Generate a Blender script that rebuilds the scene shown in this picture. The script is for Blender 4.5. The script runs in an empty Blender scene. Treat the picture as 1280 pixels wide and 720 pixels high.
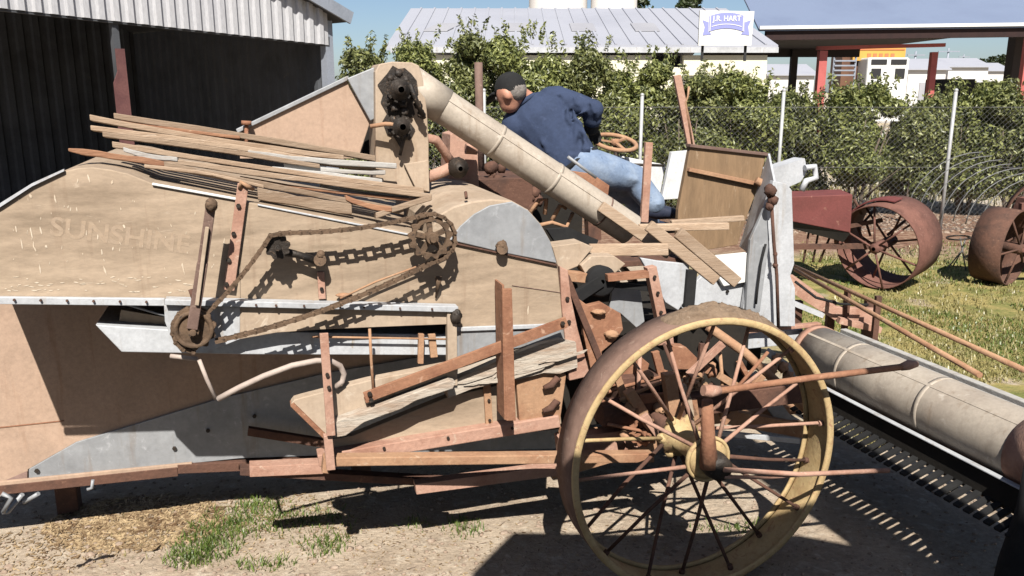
import bpy, bmesh, math, random
from mathutils import Vector, Matrix, noise
R = math.radians
sc = bpy.context.scene
C = sc.collection
random.seed(7)

# ---------------------------------------------------------------- camera
F_PX, CX, CY, CAM_Z = 1050.0, 640.0, 360.0, 1.9
PITCH = math.atan((360 - 115) / F_PX)
cam_data = bpy.data.cameras.new('camera')
cam_data.sensor_width = 36.0
cam_data.lens = F_PX / 1280 * 36.0
cam_data.clip_start, cam_data.clip_end = 0.05, 3000
cam = bpy.data.objects.new('camera', cam_data)
cam.location = (0, 0, CAM_Z)
cam.rotation_euler = (R(90) - PITCH, 0, 0)
C.objects.link(cam)
sc.camera = cam

# ---------------------------------------------------------------- light
SUN_AZ, SUN_EL = R(3), R(47)           # azimuth to the right of straight behind the camera
sdir = Vector((math.sin(SUN_AZ) * math.cos(SUN_EL), -math.cos(SUN_AZ) * math.cos(SUN_EL), math.sin(SUN_EL)))
sun = bpy.data.lights.new('sun', 'SUN')
sun.energy, sun.angle, sun.color = 5.0, R(0.45), (1.0, 0.95, 0.87)
so = bpy.data.objects.new('sun', sun)
so.rotation_euler = (-sdir).to_track_quat('-Z', 'Y').to_euler()
so.location = (0, -5, 12)
C.objects.link(so)
world = bpy.data.worlds.new('World')
sc.world = world
world.use_nodes = True
wn = world.node_tree
sky = wn.nodes.new('ShaderNodeTexSky')
sky.sky_type = 'NISHITA'
sky.sun_disc = False
sky.sun_elevation = SUN_EL
sky.sun_rotation = math.atan2(sdir.x, sdir.y)
sky.air_density, sky.dust_density, sky.ozone_density = 0.75, 0.9, 2.0
bg = wn.nodes['Background']
bg.inputs['Strength'].default_value = 0.05
wn.links.new(sky.outputs[0], bg.inputs[0])
sc.view_settings.view_transform = 'Standard'
sc.view_settings.look = 'None'
sc.view_settings.exposure = 1.05
sc.view_settings.gamma = 1.0
sc.cycles.diffuse_bounces = 1

# ---------------------------------------------------------------- geometry helpers
UP, FW = Vector((0, math.sin(PITCH), math.cos(PITCH))), Vector((0, math.cos(PITCH), -math.sin(PITCH)))
CAMP = Vector((0, 0, CAM_Z))

def ray(px, py):
    return Vector((1, 0, 0)) * ((px - CX) / F_PX) + UP * ((CY - py) / F_PX) + FW

def G(px, py, z=0.0):                    # where a line of sight meets the level z
    r = ray(px, py)
    return CAMP + r * ((z - CAM_Z) / r.z)

def WY(px, py, Y):                       # where it meets the upright plane at distance Y
    r = ray(px, py)
    return CAMP + r * (Y / r.y)

YAW = R(17)
U = Vector((math.cos(YAW), math.sin(YAW), 0))
V = Vector((-math.sin(YAW), math.cos(YAW), 0))
Z = Vector((0, 0, 1))
WD = -0.45                               # the wheel's near face, measured from the machine's side wall
CONTACT = G(880, 737)
Q0 = CONTACT - V * WD

def P(px, py, d=0.0):                    # a point of the machine, d metres behind its side wall
    r = ray(px, py)
    t = (d - (CAMP - Q0).dot(V)) / r.dot(V)
    return CAMP + r * t

def Lc(x, y, z):
    p = Q0 + U * x + V * y
    return Vector((p.x, p.y, z))

def toL(p):
    q = p - Q0
    return q.dot(U), q.dot(V), p.z

class MB:
    def __init__(s):
        s.v, s.f, s.sm = [], [], []
    def add(s, vs, fs, smooth=False):
        n = len(s.v)
        s.v += [Vector(v) for v in vs]
        s.f += [[i + n for i in f] for f in fs]
        s.sm += [smooth] * len(fs)
        return s
    def hexa(s, a, b):                   # two matching quads
        n = len(a)
        fs = [list(range(n))[::-1], list(range(n, 2 * n))]
        for i in range(n):
            j = (i + 1) % n
            fs.append([i, j, n + j, n + i])
        return s.add(list(a) + list(b), fs)
    def prism(s, pts, d, th, smooth=False):
        a = [P(x, y, d) for x, y in pts]
        return s.hexa(a, [p + V * th for p in a])
    def prism3(s, pts, vec):
        a = [Vector(p) for p in pts]
        return s.hexa(a, [p + Vector(vec) for p in a])
    def strip(s, p0, p1, w, d, th, d2=None):
        d2 = d if d2 is None else d2
        dx, dy = p1[0] - p0[0], p1[1] - p0[1]
        l = math.hypot(dx, dy) or 1
        nx, ny = -dy / l * w / 2, dx / l * w / 2
        a = [P(p0[0] + nx, p0[1] + ny, d), P(p1[0] + nx, p1[1] + ny, d2), P(p1[0] - nx, p1[1] - ny, d2), P(p0[0] - nx, p0[1] - ny, d)]
        return s.hexa(a, [p + V * th for p in a])
    def box(s, c, sx, sy, sz, ax=None):
        ex, ey, ez = ax or (Vector((1, 0, 0)), Vector((0, 1, 0)), Z)
        c = Vector(c)
        q = [(-1, -1), (1, -1), (1, 1), (-1, 1)]
        a = [c + ex * (i * sx / 2) + ey * (j * sy / 2) - ez * (sz / 2) for i, j in q]
        return s.hexa(a, [p + ez * sz for p in a])
    def beam(s, p0, p1, w, h, up=Z):
        p0, p1 = Vector(p0), Vector(p1)
        t = (p1 - p0).normalized()
        sd = t.cross(up)
        if sd.length < 1e-4:
            sd = t.cross(Vector((0, 1, 0)))
        sd.normalize()
        n = sd.cross(t).normalized()
        a = [p0 + sd * (i * w / 2) + n * (j * h / 2) for i, j in [(-1, -1), (1, -1), (1, 1), (-1, 1)]]
        return s.hexa(a, [p + (p1 - p0) for p in a])
    def tube(s, pts, r, n=8, cap=True, closed=False):
        pts = [Vector(p) for p in pts]
        m = len(pts)
        rs = r if isinstance(r, (list, tuple)) else [r] * m
        rings, prev = [], None
        for i, p in enumerate(pts):
            if closed:
                t = pts[(i + 1) % m] - pts[i - 1]
            else:
                t = pts[min(i + 1, m - 1)] - pts[max(i - 1, 0)]
            t.normalize()
            if prev is None:
                a = t.cross(Z)
                if a.length < 1e-3:
                    a = t.cross(Vector((0, 1, 0)))
            else:
                a = prev - t * prev.dot(t)
            a.normalize()
            prev = a
            b = t.cross(a)
            rings.append([p + (a * math.cos(2 * math.pi * k / n) + b * math.sin(2 * math.pi * k / n)) * rs[i] for k in range(n)])
        vs = [q for g in rings for q in g]
        fs = []
        for i in range(m if closed else m - 1):
            i2 = (i + 1) % m
            for k in range(n):
                k2 = (k + 1) % n
                fs.append([i * n + k, i * n + k2, i2 * n + k2, i2 * n + k])
        s.add(vs, fs, True)
        if cap and not closed:
            s.add(rings[0], [list(range(n))[::-1]])
            s.add(rings[-1], [list(range(n))])
        return s
    def cyl(s, p0, p1, r, n=20, r2=None):
        return s.tube([p0, p1], [r, r if r2 is None else r2], n)
    def lathe(s, c, axis, prof, n=48, closed=False):   # prof: (radius, offset along axis)
        axis = Vector(axis).normalized()
        a = axis.cross(Z)
        if a.length < 1e-3:
            a = Vector((1, 0, 0))
        a.normalize()
        b = axis.cross(a)
        m = len(prof)
        vs = []
        for r, o in prof:
            vs += [Vector(c) + axis * o + (a * math.cos(2 * math.pi * k / n) + b * math.sin(2 * math.pi * k / n)) * r for k in range(n)]
        fs = []
        for i in range(m if closed else m - 1):
            i2 = (i + 1) % m
            for k in range(n):
                k2 = (k + 1) % n
                fs.append([i * n + k, i2 * n + k, i2 * n + k2, i * n + k2])
        return s.add(vs, fs, True)
    def loft(s, rings, cap=True):        # rings: (centre, half axis a, half axis b)
        n = 16
        vs = []
        for c, a, b in rings:
            vs += [Vector(c) + Vector(a) * math.cos(2 * math.pi * k / n) + Vector(b) * math.sin(2 * math.pi * k / n) for k in range(n)]
        fs = []
        for i in range(len(rings) - 1):
            for k in range(n):
                k2 = (k + 1) % n
                fs.append([i * n + k, i * n + k2, (i + 1) * n + k2, (i + 1) * n + k])
        if cap:
            fs.append(list(range(n))[::-1])
            fs.append([len(vs) - n + k for k in range(n)])
        return s.add(vs, fs, True)
    def ball(s, c, rx, ry=None, rz=None, n=12, jit=0.0, ax=None):
        ry, rz = ry or rx, rz or rx
        ex, ey, ez = ax or (Vector((1, 0, 0)), Vector((0, 1, 0)), Z)
        vs, fs = [], []
        for i in range(n + 1):
            th = math.pi * i / n
            for k in range(2 * n):
                ph = math.pi * k / n
                q = Vector((math.sin(th) * math.cos(ph), math.sin(th) * math.sin(ph), math.cos(th)))
                f = 1 + jit * noise.noise(q * 2.3 + Vector(c) * 7) + jit * .5 * noise.noise(q * 6 + Vector(c) * 3)
                vs.append(Vector(c) + ex * q.x * rx * f + ey * q.y * ry * f + ez * q.z * rz * f)
        for i in range(n):
            for k in range(2 * n):
                k2 = (k + 1) % (2 * n)
                fs.append([i * 2 * n + k, (i + 1) * 2 * n + k, (i + 1) * 2 * n + k2, i * 2 * n + k2])
        return s.add(vs, fs, True)
    def mesh(s, name, off):
        me = bpy.data.meshes.new(name)
        me.from_pydata([v - off for v in s.v], [], s.f)
        me.polygons.foreach_set('use_smooth', s.sm)
        bm = bmesh.new()
        bm.from_mesh(me)
        bmesh.ops.remove_doubles(bm, verts=bm.verts, dist=1e-5)
        bmesh.ops.recalc_face_normals(bm, faces=bm.faces)
        bm.to_mesh(me)
        bm.free()
        return me

ORG = {}                                 # where each object's own origin stands

def obj(name, mb, mat, parent=None, at=None, bevel=0.0, raw=False):
    if parent is not None:
        off = ORG[parent]
    elif at is not None:
        off = Vector(at)
    else:
        lo = [min(v[i] for v in mb.v) for i in range(3)]
        hi = [max(v[i] for v in mb.v) for i in range(3)]
        off = Vector(((lo[0] + hi[0]) / 2, (lo[1] + hi[1]) / 2, lo[2]))
    if raw:                              # leaf clouds and the like: no welding
        me = bpy.data.meshes.new(name)
        me.from_pydata([v - off for v in mb.v], [], mb.f)
        me.polygons.foreach_set('use_smooth', mb.sm)
    else:
        me = mb.mesh(name, off)
    if mat is not None:
        me.materials.append(mat)
    o = bpy.data.objects.new(name, me)
    C.objects.link(o)
    if parent is not None:
        o.parent = parent
    else:
        o.location = off
    ORG[o] = off
    if bevel:
        m = o.modifiers.new('bevel', 'BEVEL')
        m.width, m.segments, m.limit_method = bevel, 2, 'ANGLE'
        m.angle_limit = R(50)
        m.use_clamp_overlap = True
    return o

def tag(o, label=None, cat=None, group=None, kind=None):
    if label: o['label'] = label
    if cat: o['category'] = cat
    if group: o['group'] = group
    if kind: o['kind'] = kind
    return o

def thing(name, label, cat, loc, group=None):
    o = bpy.data.objects.new(name, None)
    o.empty_display_size = .2
    C.objects.link(o)
    o.location = loc
    ORG[o] = Vector(loc)
    return tag(o, label, cat, group)

# ---------------------------------------------------------------- materials
def srgb(r, g, b):
    f = lambda c: (c / 255 / 12.92) if c / 255 <= .04045 else ((c / 255 + .055) / 1.055) ** 2.4
    return (f(r), f(g), f(b), 1)

ALB = .70                                # one reflectance scale for the whole scene

def c4(c):
    return tuple(v * ALB for v in c[:3]) + (1,)

def weather(name, base, second, third=None, scale=6, amount=.5, amount3=.25, rough=.8, metal=0.0, bump=.25, stretch=(1, 1, 1), fine=60, rnd=0.0, spec=.3, streak=None, dent=0.0):
    m = bpy.data.materials.new(name)
    m.use_nodes = True
    nt = m.node_tree
    N, L = nt.nodes, nt.links
    b = N['Principled BSDF']
    b.inputs['Roughness'].default_value = rough
    b.inputs['Metallic'].default_value = metal
    b.inputs['Specular IOR Level'].default_value = spec
    tc = N.new('ShaderNodeTexCoord')
    mp = N.new('ShaderNodeMapping')
    mp.inputs['Scale'].default_value = stretch
    mp.inputs['Rotation'].default_value = (0, 0, -YAW)
    L.new(tc.outputs['Object'], mp.inputs[0])
    src = mp.outputs[0]
    if rnd:
        oi = N.new('ShaderNodeObjectInfo')
        ad = N.new('ShaderNodeVectorMath')
        ad.operation = 'ADD'
        mu = N.new('ShaderNodeMath'); mu.operation = 'MULTIPLY'; mu.inputs[1].default_value = 40
        L.new(oi.outputs['Random'], mu.inputs[0])
        L.new(src, ad.inputs[0]); L.new(mu.outputs[0], ad.inputs[1])
        src = ad.outputs[0]
    def nz(sca, det=8, dist=0.0, ro=.6):
        n = N.new('ShaderNodeTexNoise')
        n.inputs['Scale'].default_value = sca
        n.inputs['Detail'].default_value = det
        n.inputs['Roughness'].default_value = ro
        n.inputs['Distortion'].default_value = dist
        L.new(src, n.inputs['Vector'])
        return n.outputs['Fac']
    def ramp(fac, lo, hi):
        r = N.new('ShaderNodeMapRange')
        r.inputs[1].default_value, r.inputs[2].default_value = lo, hi
        L.new(fac, r.inputs[0])
        return r.outputs[0]
    def mix(fac, a, bcol):
        x = N.new('ShaderNodeMix'); x.data_type = 'RGBA'
        L.new(fac, x.inputs[0])
        if isinstance(a, tuple): x.inputs[6].default_value = c4(a)
        else: L.new(a, x.inputs[6])
        x.inputs[7].default_value = c4(bcol)
        return x.outputs[2]
    n1 = nz(scale, 10, .3)
    col = mix(ramp(n1, .62 - amount * .35, .72 - amount * .1), tuple(base), second)
    if third is not None:
        n3 = nz(scale * 3.3, 8, .8, .7)
        col = mix(ramp(n3, .68 - amount3 * .3, .74 - amount3 * .2), col, third)
    if streak is not None:
        ms = N.new('ShaderNodeMapping'); ms.inputs['Scale'].default_value = (9, 9, .75)
        L.new(tc.outputs['Object'], ms.inputs[0])
        ns = N.new('ShaderNodeTexNoise'); ns.inputs['Scale'].default_value = 2.2; ns.inputs['Detail'].default_value = 7; ns.inputs['Roughness'].default_value = .62
        L.new(ms.outputs[0], ns.inputs['Vector'])
        col = mix(ramp(ns.outputs['Fac'], .56, .80), col, streak)
    nf = nz(fine, 4, 0, .7)
    hs = N.new('ShaderNodeHueSaturation')
    L.new(col, hs.inputs['Color'])
    L.new(ramp(nf, .2, .8), hs.inputs['Value'])
    rr = hs.inputs['Value'].links[0].from_node
    rr.inputs[3].default_value, rr.inputs[4].default_value = .82, 1.16
    colo = hs.outputs[0]
    if rnd:
        h2 = N.new('ShaderNodeHueSaturation')
        r2 = N.new('ShaderNodeMapRange')
        r2.inputs[3].default_value, r2.inputs[4].default_value = 1 - rnd, 1 + rnd
        L.new(oi.outputs['Random'], r2.inputs[0])
        L.new(r2.outputs[0], h2.inputs['Value'])
        L.new(colo, h2.inputs['Color'])
        colo = h2.outputs[0]
    L.new(colo, b.inputs['Base Color'])
    bp = N.new('ShaderNodeBump')
    bp.inputs['Strength'].default_value = bump
    bp.inputs['Distance'].default_value = .01
    L.new(nz(fine * .6, 6, 0, .65), bp.inputs['Height'])
    if dent:
        b2 = N.new('ShaderNodeBump')
        b2.inputs['Strength'].default_value = dent
        b2.inputs['Distance'].default_value = .05
        L.new(nz(3.2, 2, .4, .4), b2.inputs['Height'])
        L.new(b2.outputs[0], bp.inputs['Normal'])
    L.new(bp.outputs[0], b.inputs['Normal'])
    return m

def plain(name, col, rough=.6, metal=0.0):
    m = bpy.data.materials.new(name)
    m.use_nodes = True
    b = m.node_tree.nodes['Principled BSDF']
    b.inputs['Base Color'].default_value = c4(col)
    b.inputs['Roughness'].default_value = rough
    b.inputs['Metallic'].default_value = metal
    return m

def leafmat(name, a, b_, trans=.35):
    m = bpy.data.materials.new(name)
    m.use_nodes = True
    N, L = m.node_tree.nodes, m.node_tree.links
    b = N['Principled BSDF']
    b.inputs['Roughness'].default_value = .42
    tc = N.new('ShaderNodeTexCoord')
    n = N.new('ShaderNodeTexNoise'); n.inputs['Scale'].default_value = 9; n.inputs['Detail'].default_value = 6
    L.new(tc.outputs['Object'], n.inputs['Vector'])
    geo = N.new('ShaderNodeNewGeometry')
    ad = N.new('ShaderNodeMath'); ad.operation = 'MULTIPLY_ADD'; ad.inputs[1].default_value = .55; 
    L.new(geo.outputs['Random Per Island'], ad.inputs[0])
    sb = N.new('ShaderNodeMath'); sb.operation = 'SUBTRACT'; sb.inputs[1].default_value = .27
    L.new(n.outputs['Fac'], sb.inputs[0]); L.new(sb.outputs[0], ad.inputs[2])
    cr = N.new('ShaderNodeValToRGB')
    cr.color_ramp.elements[0].color, cr.color_ramp.elements[1].color = c4(a), c4(b_)
    cr.color_ramp.elements[0].position, cr.color_ramp.elements[1].position = .2, .8
    L.new(ad.outputs[0], cr.inputs[0])
    L.new(cr.outputs[0], b.inputs['Base Color'])
    tr = N.new('ShaderNodeBsdfTranslucent')
    L.new(cr.outputs[0], tr.inputs[0])
    mx = N.new('ShaderNodeMixShader'); mx.inputs[0].default_value = trans
    L.new(b.outputs[0], mx.inputs[1]); L.new(tr.outputs[0], mx.inputs[2])
    L.new(mx.outputs[0], N['Material Output'].inputs[0])
    return m

TAN = weather('dusty tan painted sheet', (.395, .302, .217), (.335, .253, .18), (.47, .375, .285), 3.5, .55, .22, .75, 0, .12, (.7, 1, 2.2), 45, streak=(.27, .185, .125), dent=.6)
TANPALE = weather('pale dusty sheet', (.46, .36, .27), (.36, .27, .19), (.56, .46, .36), 4, .5, .25, .8, 0, .12, (1, 1, 1), 50, streak=(.30, .20, .13), dent=.35)
PINKTAN = weather('pink tan faded sheet', (.455, .32, .235), (.38, .27, .20), (.50, .37, .28), 3, .5, .2, .8, 0, .1, streak=(.33, .20, .13), dent=.45)
GALV = weather('weathered galvanised sheet', (.36, .37, .385), (.29, .30, .315), (.46, .47, .49), 5, .5, .3, .6, .25, .08, (1, 1, 1), 30, streak=(.27, .22, .18), dent=.4)
GALVW = weather('bright galvanised sheet', (.53, .545, .57), (.43, .44, .46), (.40, .35, .29), 5, .45, .15, .6, .1, .1, streak=(.34, .28, .22), dent=.4)
PIPE = weather('grey tan galvanised pipe', (.47, .41, .34), (.40, .34, .28), (.55, .49, .42), 5, .5, .3, .65, .1, .06, streak=(.27, .20, .14), dent=.35)
RUST = weather('orange rust', (.34, .17, .10), (.23, .10, .058), (.46, .28, .19), 7, .55, .3, .9, 0, .5)
PINKRUST = weather('faded red oxide paint', (.46, .275, .205), (.35, .185, .13), (.54, .39, .30), 8, .5, .32, .88, 0, .4)
TANRUST = weather('tan rusty timber', (.42, .25, .15), (.32, .165, .095), (.50, .35, .24), 7, .5, .3, .9, 0, .4)
DKRUST = weather('dark brown rust', (.13, .065, .045), (.075, .042, .032), (.22, .12, .08), 9, .5, .3, .9, 0, .5)
BARRUST = weather('dull mauve brown iron', (.20, .13, .105), (.14, .085, .07), (.30, .21, .17), 9, .5, .3, .85, .1, .4)
GREASE = weather('greasy black iron', (.045, .035, .028), (.02, .017, .015), (.20, .13, .085), 14, .5, .3, .55, .2, .6)
CHAINM = weather('dusty rusted chain iron', (.17, .11, .07), (.10, .065, .042), (.04, .032, .028), 16, .5, .35, .8, .2, .5)
OCHRE = weather('ochre yellow paint', (.52, .385, .20), (.42, .29, .14), (.36, .21, .12), 10, .5, .45, .75, 0, .3)
TREAD = weather('rusted wheel tread', (.215, .135, .105), (.15, .09, .07), (.33, .24, .19), 8, .5, .3, .88, .05, .4, fine=35)
WOOD = weather('weathered timber', (.40, .295, .21), (.31, .215, .145), (.50, .40, .31), 5, .5, .3, .9, 0, .4, (.5, 3, 7), 40, rnd=.30)
WOODGREY = weather('grey painted timber', (.46, .45, .43), (.36, .33, .30), (.40, .27, .18), 6, .5, .22, .85, 0, .3, (.5, 3, 5), 40, rnd=.1)
WOODRED = weather('red brown timber end', (.34, .18, .105), (.25, .12, .07), (.42, .28, .18), 6, .5, .3, .9, 0, .4, (.5, 3, 6), 40, rnd=.1)
FLAKE = weather('flaking white painted timber', (.50, .44, .37), (.36, .26, .19), (.20, .14, .10), 7, .55, .25, .9, 0, .6, (.5, 2, 4), 40)
BROWNBOARD = weather('brown hopper boards', (.27, .175, .10), (.20, .13, .075), (.36, .26, .17), 4, .5, .3, .85, 0, .3, (3, 3, .6), 30)
MUD = weather('dried mud', (.24, .17, .115), (.17, .115, .075), (.36, .28, .21), 20, .5, .3, .98, 0, 1.0)
HOSE = weather('perished grey hose', (.46, .38, .33), (.38, .30, .26), None, 10, .4, .2, .7, 0, .1)
BLACKIN = weather('near black inner shade', (.022, .018, .014), (.014, .012, .010), None, 5, .5, .2, .95, 0, .2)  # near black carries the shade of hollows and insides
DENIM = weather('faded blue denim', (.19, .255, .37), (.27, .335, .44), (.13, .18, .28), 9, .5, .3, .95, 0, .3)
SHIRT = weather('navy work shirt', (.035, .052, .105), (.028, .042, .085), (.048, .066, .125), 6, .5, .3, .9, 0, .25)
BLACKC = weather('black cloth', (.012, .012, .013), (.02, .02, .02), None, 12, .5, .2, .9, 0, .2)
SKIN = weather('sunburnt skin', (.50, .25, .17), (.44, .20, .135), None, 10, .5, .2, .55, 0, .1)
HAIR = weather('grey hair', (.26, .235, .215), (.15, .13, .12), None, 50, .5, .2, .8, 0, .5)
SHOE = weather('navy boot', (.02, .028, .055), (.03, .035, .06), None, 12, .5, .2, .6, 0, .2)
WHITEP = weather('white paint', (.78, .78, .76), (.70, .70, .68), None, 2, .4, .2, .6, 0, .05)
OLDWHITE = weather('old white enamel', (.70, .71, .72), (.58, .58, .58), (.40, .33, .28), 6, .4, .12, .5, 0, .08)
POSTM = weather('galvanised post', (.48, .49, .49), (.40, .40, .41), None, 8, .5, .2, .6, .3, .1)
WIRE = weather('galvanised wire', (.20, .20, .20), (.14, .14, .14), None, 10, .5, .2, .6, .3, .1)
BARK = weather('grey brown bark', (.17, .135, .105), (.11, .085, .065), None, 14, .5, .2, .95, 0, .6)
REDPANEL = weather('maroon painted steel', (.19, .055, .05), (.15, .045, .04), (.26, .12, .09), 4, .5, .2, .7, 0, .15)
OXWHEEL = weather('oxidised brown wheel', (.185, .085, .065), (.12, .055, .042), (.29, .16, .125), 7, .5, .3, .9, 0, .45)
# ---------------------------------------------------------------- ground
def ground_material():
    m = bpy.data.materials.new('yard ground')
    m.use_nodes = True
    N, L = m.node_tree.nodes, m.node_tree.links
    b = N['Principled BSDF']
    b.inputs['Roughness'].default_value = .95
    b.inputs['Specular IOR Level'].default_value = .15
    geo = N.new('ShaderNodeNewGeometry')
    pos = geo.outputs['Position']
    sep = N.new('ShaderNodeSeparateXYZ'); L.new(pos, sep.inputs[0])
    def nz(s, d=8, r=.6, dist=0):
        n = N.new('ShaderNodeTexNoise')
        n.inputs['Scale'].default_value, n.inputs['Detail'].default_value = s, d
        n.inputs['Roughness'].default_value, n.inputs['Distortion'].default_value = r, dist
        L.new(pos, n.inputs['Vector']); return n.outputs['Fac']
    def rng(v, a, c, o0=0, o1=1):
        r = N.new('ShaderNodeMapRange')
        r.inputs[1].default_value, r.inputs[2].default_value = a, c
        r.inputs[3].default_value, r.inputs[4].default_value = o0, o1
        L.new(v, r.inputs[0]); return r.outputs[0]
    def mth(op, x, y):
        n = N.new('ShaderNodeMath'); n.operation = op
        for i, v in enumerate((x, y)):
            if isinstance(v, (int, float)): n.inputs[i].default_value = v
            else: L.new(v, n.inputs[i])
        return n.outputs[0]
    def mix(f, x, y):
        n = N.new('ShaderNodeMix'); n.data_type = 'RGBA'
        L.new(f, n.inputs[0])
        for i, v in ((6, x), (7, y)):
            if isinstance(v, tuple): n.inputs[i].default_value = c4(v)
            else: L.new(v, n.inputs[i])
        return n.outputs[2]
    col = mix(rng(nz(1.3), .40, .62), (.49, .40, .305), (.37, .29, .215))
    col = mix(rng(nz(14, 8, .7), .52, .66), col, (.57, .485, .385))
    vo = N.new('ShaderNodeTexVoronoi'); vo.inputs['Scale'].default_value = 85
    L.new(pos, vo.inputs['Vector'])
    col = mix(mth('MULTIPLY', rng(vo.outputs['Distance'], .25, .1), rng(nz(6), .45, .6)), col, (.32, .255, .2))
    # bark chips patch
    # grass paddock to the right and leaf litter along the fence
    wob = mth('MULTIPLY', mth('SUBTRACT', nz(.9, 6), .5), 1.6)
    gx = rng(mth('ADD', sep.outputs[0], wob), 1.55, 2.3)
    gy = mth('MULTIPLY', rng(mth('ADD', sep.outputs[1], wob), 4.3, 5.2), rng(mth('ADD', sep.outputs[1], mth('MULTIPLY', wob, .5)), 10.2, 9.4))
    gm = mth('MULTIPLY', mth('MULTIPLY', gx, gy), rng(nz(2.2, 8), .30, .42))
    grass = mix(rng(nz(2.7, 9, .65), .44, .58), (.36, .295, .115), (.18, .19, .06))
    col = mix(gm, col, grass)
    lit = mth('MULTIPLY', rng(mth('ADD', sep.outputs[1], wob), 9.4, 10.4), rng(mth('ADD', sep.outputs[1], wob), 14, 13))
    litc = mix(rng(nz(9, 9, .7), .45, .6), (.20, .11, .075), (.34, .23, .16))
    col = mix(lit, col, litc)
    far = rng(sep.outputs[1], 13.5, 15)
    col = mix(far, col, mix(rng(nz(.3, 6), .45, .6), (.55, .45, .30), (.50, .46, .42)))
    hv = N.new('ShaderNodeHueSaturation'); L.new(col, hv.inputs['Color'])
    L.new(rng(nz(45, 5, .75), .25, .75, .72, 1.25), hv.inputs['Value'])
    L.new(hv.outputs[0], b.inputs['Base Color'])
    bp = N.new('ShaderNodeBump'); bp.inputs['Strength'].default_value = .75; bp.inputs['Distance'].default_value = .02
    L.new(mth('ADD', nz(30, 8, .7), mth('MULTIPLY', nz(6, 4), 1.5)), bp.inputs['Height'])
    L.new(bp.outputs[0], b.inputs['Normal'])
    return m

def gz(x, y):                            # gentle unevenness, flat where the wheel stands
    f = 1 - math.exp(-((x - CONTACT.x) ** 2 + (y - CONTACT.y) ** 2) / .5)
    fall = math.exp(-((x - 1) ** 2 + (y - 5) ** 2) / 80)
    return (noise.noise(Vector((x * .9, y * .9, 3))) * .028 + noise.noise(Vector((x * 3.1, y * 3.1, 8))) * .010) * f * fall

def axis_steps(c, near, step, far):
    a = [c]
    while a[-1] < c + near: a.append(a[-1] + step)
    st = step
    while a[-1] < far:
        st *= 1.35
        a.append(a[-1] + st)
    b = [c]
    while b[-1] > c - near: b.append(b[-1] - step)
    st = step
    while b[-1] > -far:
        st *= 1.35
        b.append(b[-1] - st)
    return sorted(set(a + b))

g = MB()
xs, ys = axis_steps(0.5, 5, .06, 1500), axis_steps(5.0, 5, .06, 1500)
g.add([(x, y, gz(x, y)) for y in ys for x in xs],
      [[j * len(xs) + i, j * len(xs) + i + 1, (j + 1) * len(xs) + i + 1, (j + 1) * len(xs) + i] for j in range(len(ys) - 1) for i in range(len(xs) - 1)], True)
tag(obj('ground', g, ground_material(), at=(0, 0, 0), raw=True), kind='structure', label='dry beige yard ground running out past the fence', cat='ground')

# ---------------------------------------------------------------- left shed
def corrugated(mb, p0, dr, length, zlo, zhi, period, depth, nrm, s0=0.0):
    """upright ribbed sheet with thickness; zlo / zhi are functions of the distance along it"""
    prof = [(0, 0), (.38, 0), (.5, 1), (.88, 1), (1, 0)]
    pts, k = [], 0
    while k * period < length:
        for t, h in prof[:-1]:
            s = (k + t) * period
            if s < length: pts.append((s, h * depth))
        k += 1
    pts.append((length, 0))
    front, back = [], []
    for s, h in pts:
        q = Vector(p0) + dr * s + nrm * h
        for z in (zlo(s), zhi(s)):
            front.append(Vector((q.x, q.y, z)))
            back.append(Vector((q.x, q.y, z)) - nrm * .004)
    n = len(pts)
    fs = []
    for i in range(n - 1):
        fs.append([2 * i, 2 * i + 2, 2 * i + 3, 2 * i + 1])
        fs.append([2 * n + 2 * i, 2 * n + 2 * i + 1, 2 * n + 2 * i + 3, 2 * n + 2 * i + 2])
        fs.append([2 * i, 2 * n + 2 * i, 2 * n + 2 * i + 2, 2 * i + 2])
        fs.append([2 * i + 1, 2 * i + 3, 2 * n + 2 * i + 3, 2 * n + 2 * i + 1])
    fs += [[0, 1, 2 * n + 1, 2 * n], [2 * n - 2, 4 * n - 2, 4 * n - 1, 2 * n - 1]]
    mb.add(front + back, fs)

SH = weather('shed zinc cladding', (.58, .58, .60), (.50, .50, .53), None, 1.2, .5, .2, .5, .2, .03, (1, 1, .3))
SHIN = weather('shade darkened shed zinc', (.075, .08, .09), (.05, .054, .06), (.09, .088, .085), 2, .5, .2, .85, .0, .05)  # inside of the shed, its shade put into the colour
TRIM = weather('blue grey roof trim', (.33, .36, .42), (.28, .31, .36), None, 3, .4, .2, .5, .2, .03)
A0 = Vector((-4.27, 7.0, 0)); B0 = Vector((-2.0, 9.6, 0))
SD = (B0 - A0).normalized(); SN = Vector((SD.y, -SD.x, 0))
SLEN = (B0 - A0).length
shed = thing('open_shed', 'open fronted shed with bright ribbed zinc gable and dark inside', 'shed', (B0 + A0) / 2)
zb = lambda s: 2.57 + (s / SLEN) * -.17
zt = lambda s: 2.77 + min(SLEN - s, 4.3) * .40
L0 = -3.0
mb = MB(); corrugated(mb, A0 + SD * L0, SD, SLEN - L0 - .02, lambda s: zb(s + L0), lambda s: zt(s + L0) - .03, .13, .03, SN)
obj('gable_cladding', mb, SH, shed)
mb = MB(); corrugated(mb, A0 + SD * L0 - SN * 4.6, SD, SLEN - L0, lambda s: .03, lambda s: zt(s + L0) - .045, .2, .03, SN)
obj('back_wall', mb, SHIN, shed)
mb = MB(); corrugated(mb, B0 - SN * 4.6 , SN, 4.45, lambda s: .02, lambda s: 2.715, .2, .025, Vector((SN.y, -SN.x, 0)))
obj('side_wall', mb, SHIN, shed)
mb = MB()
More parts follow.
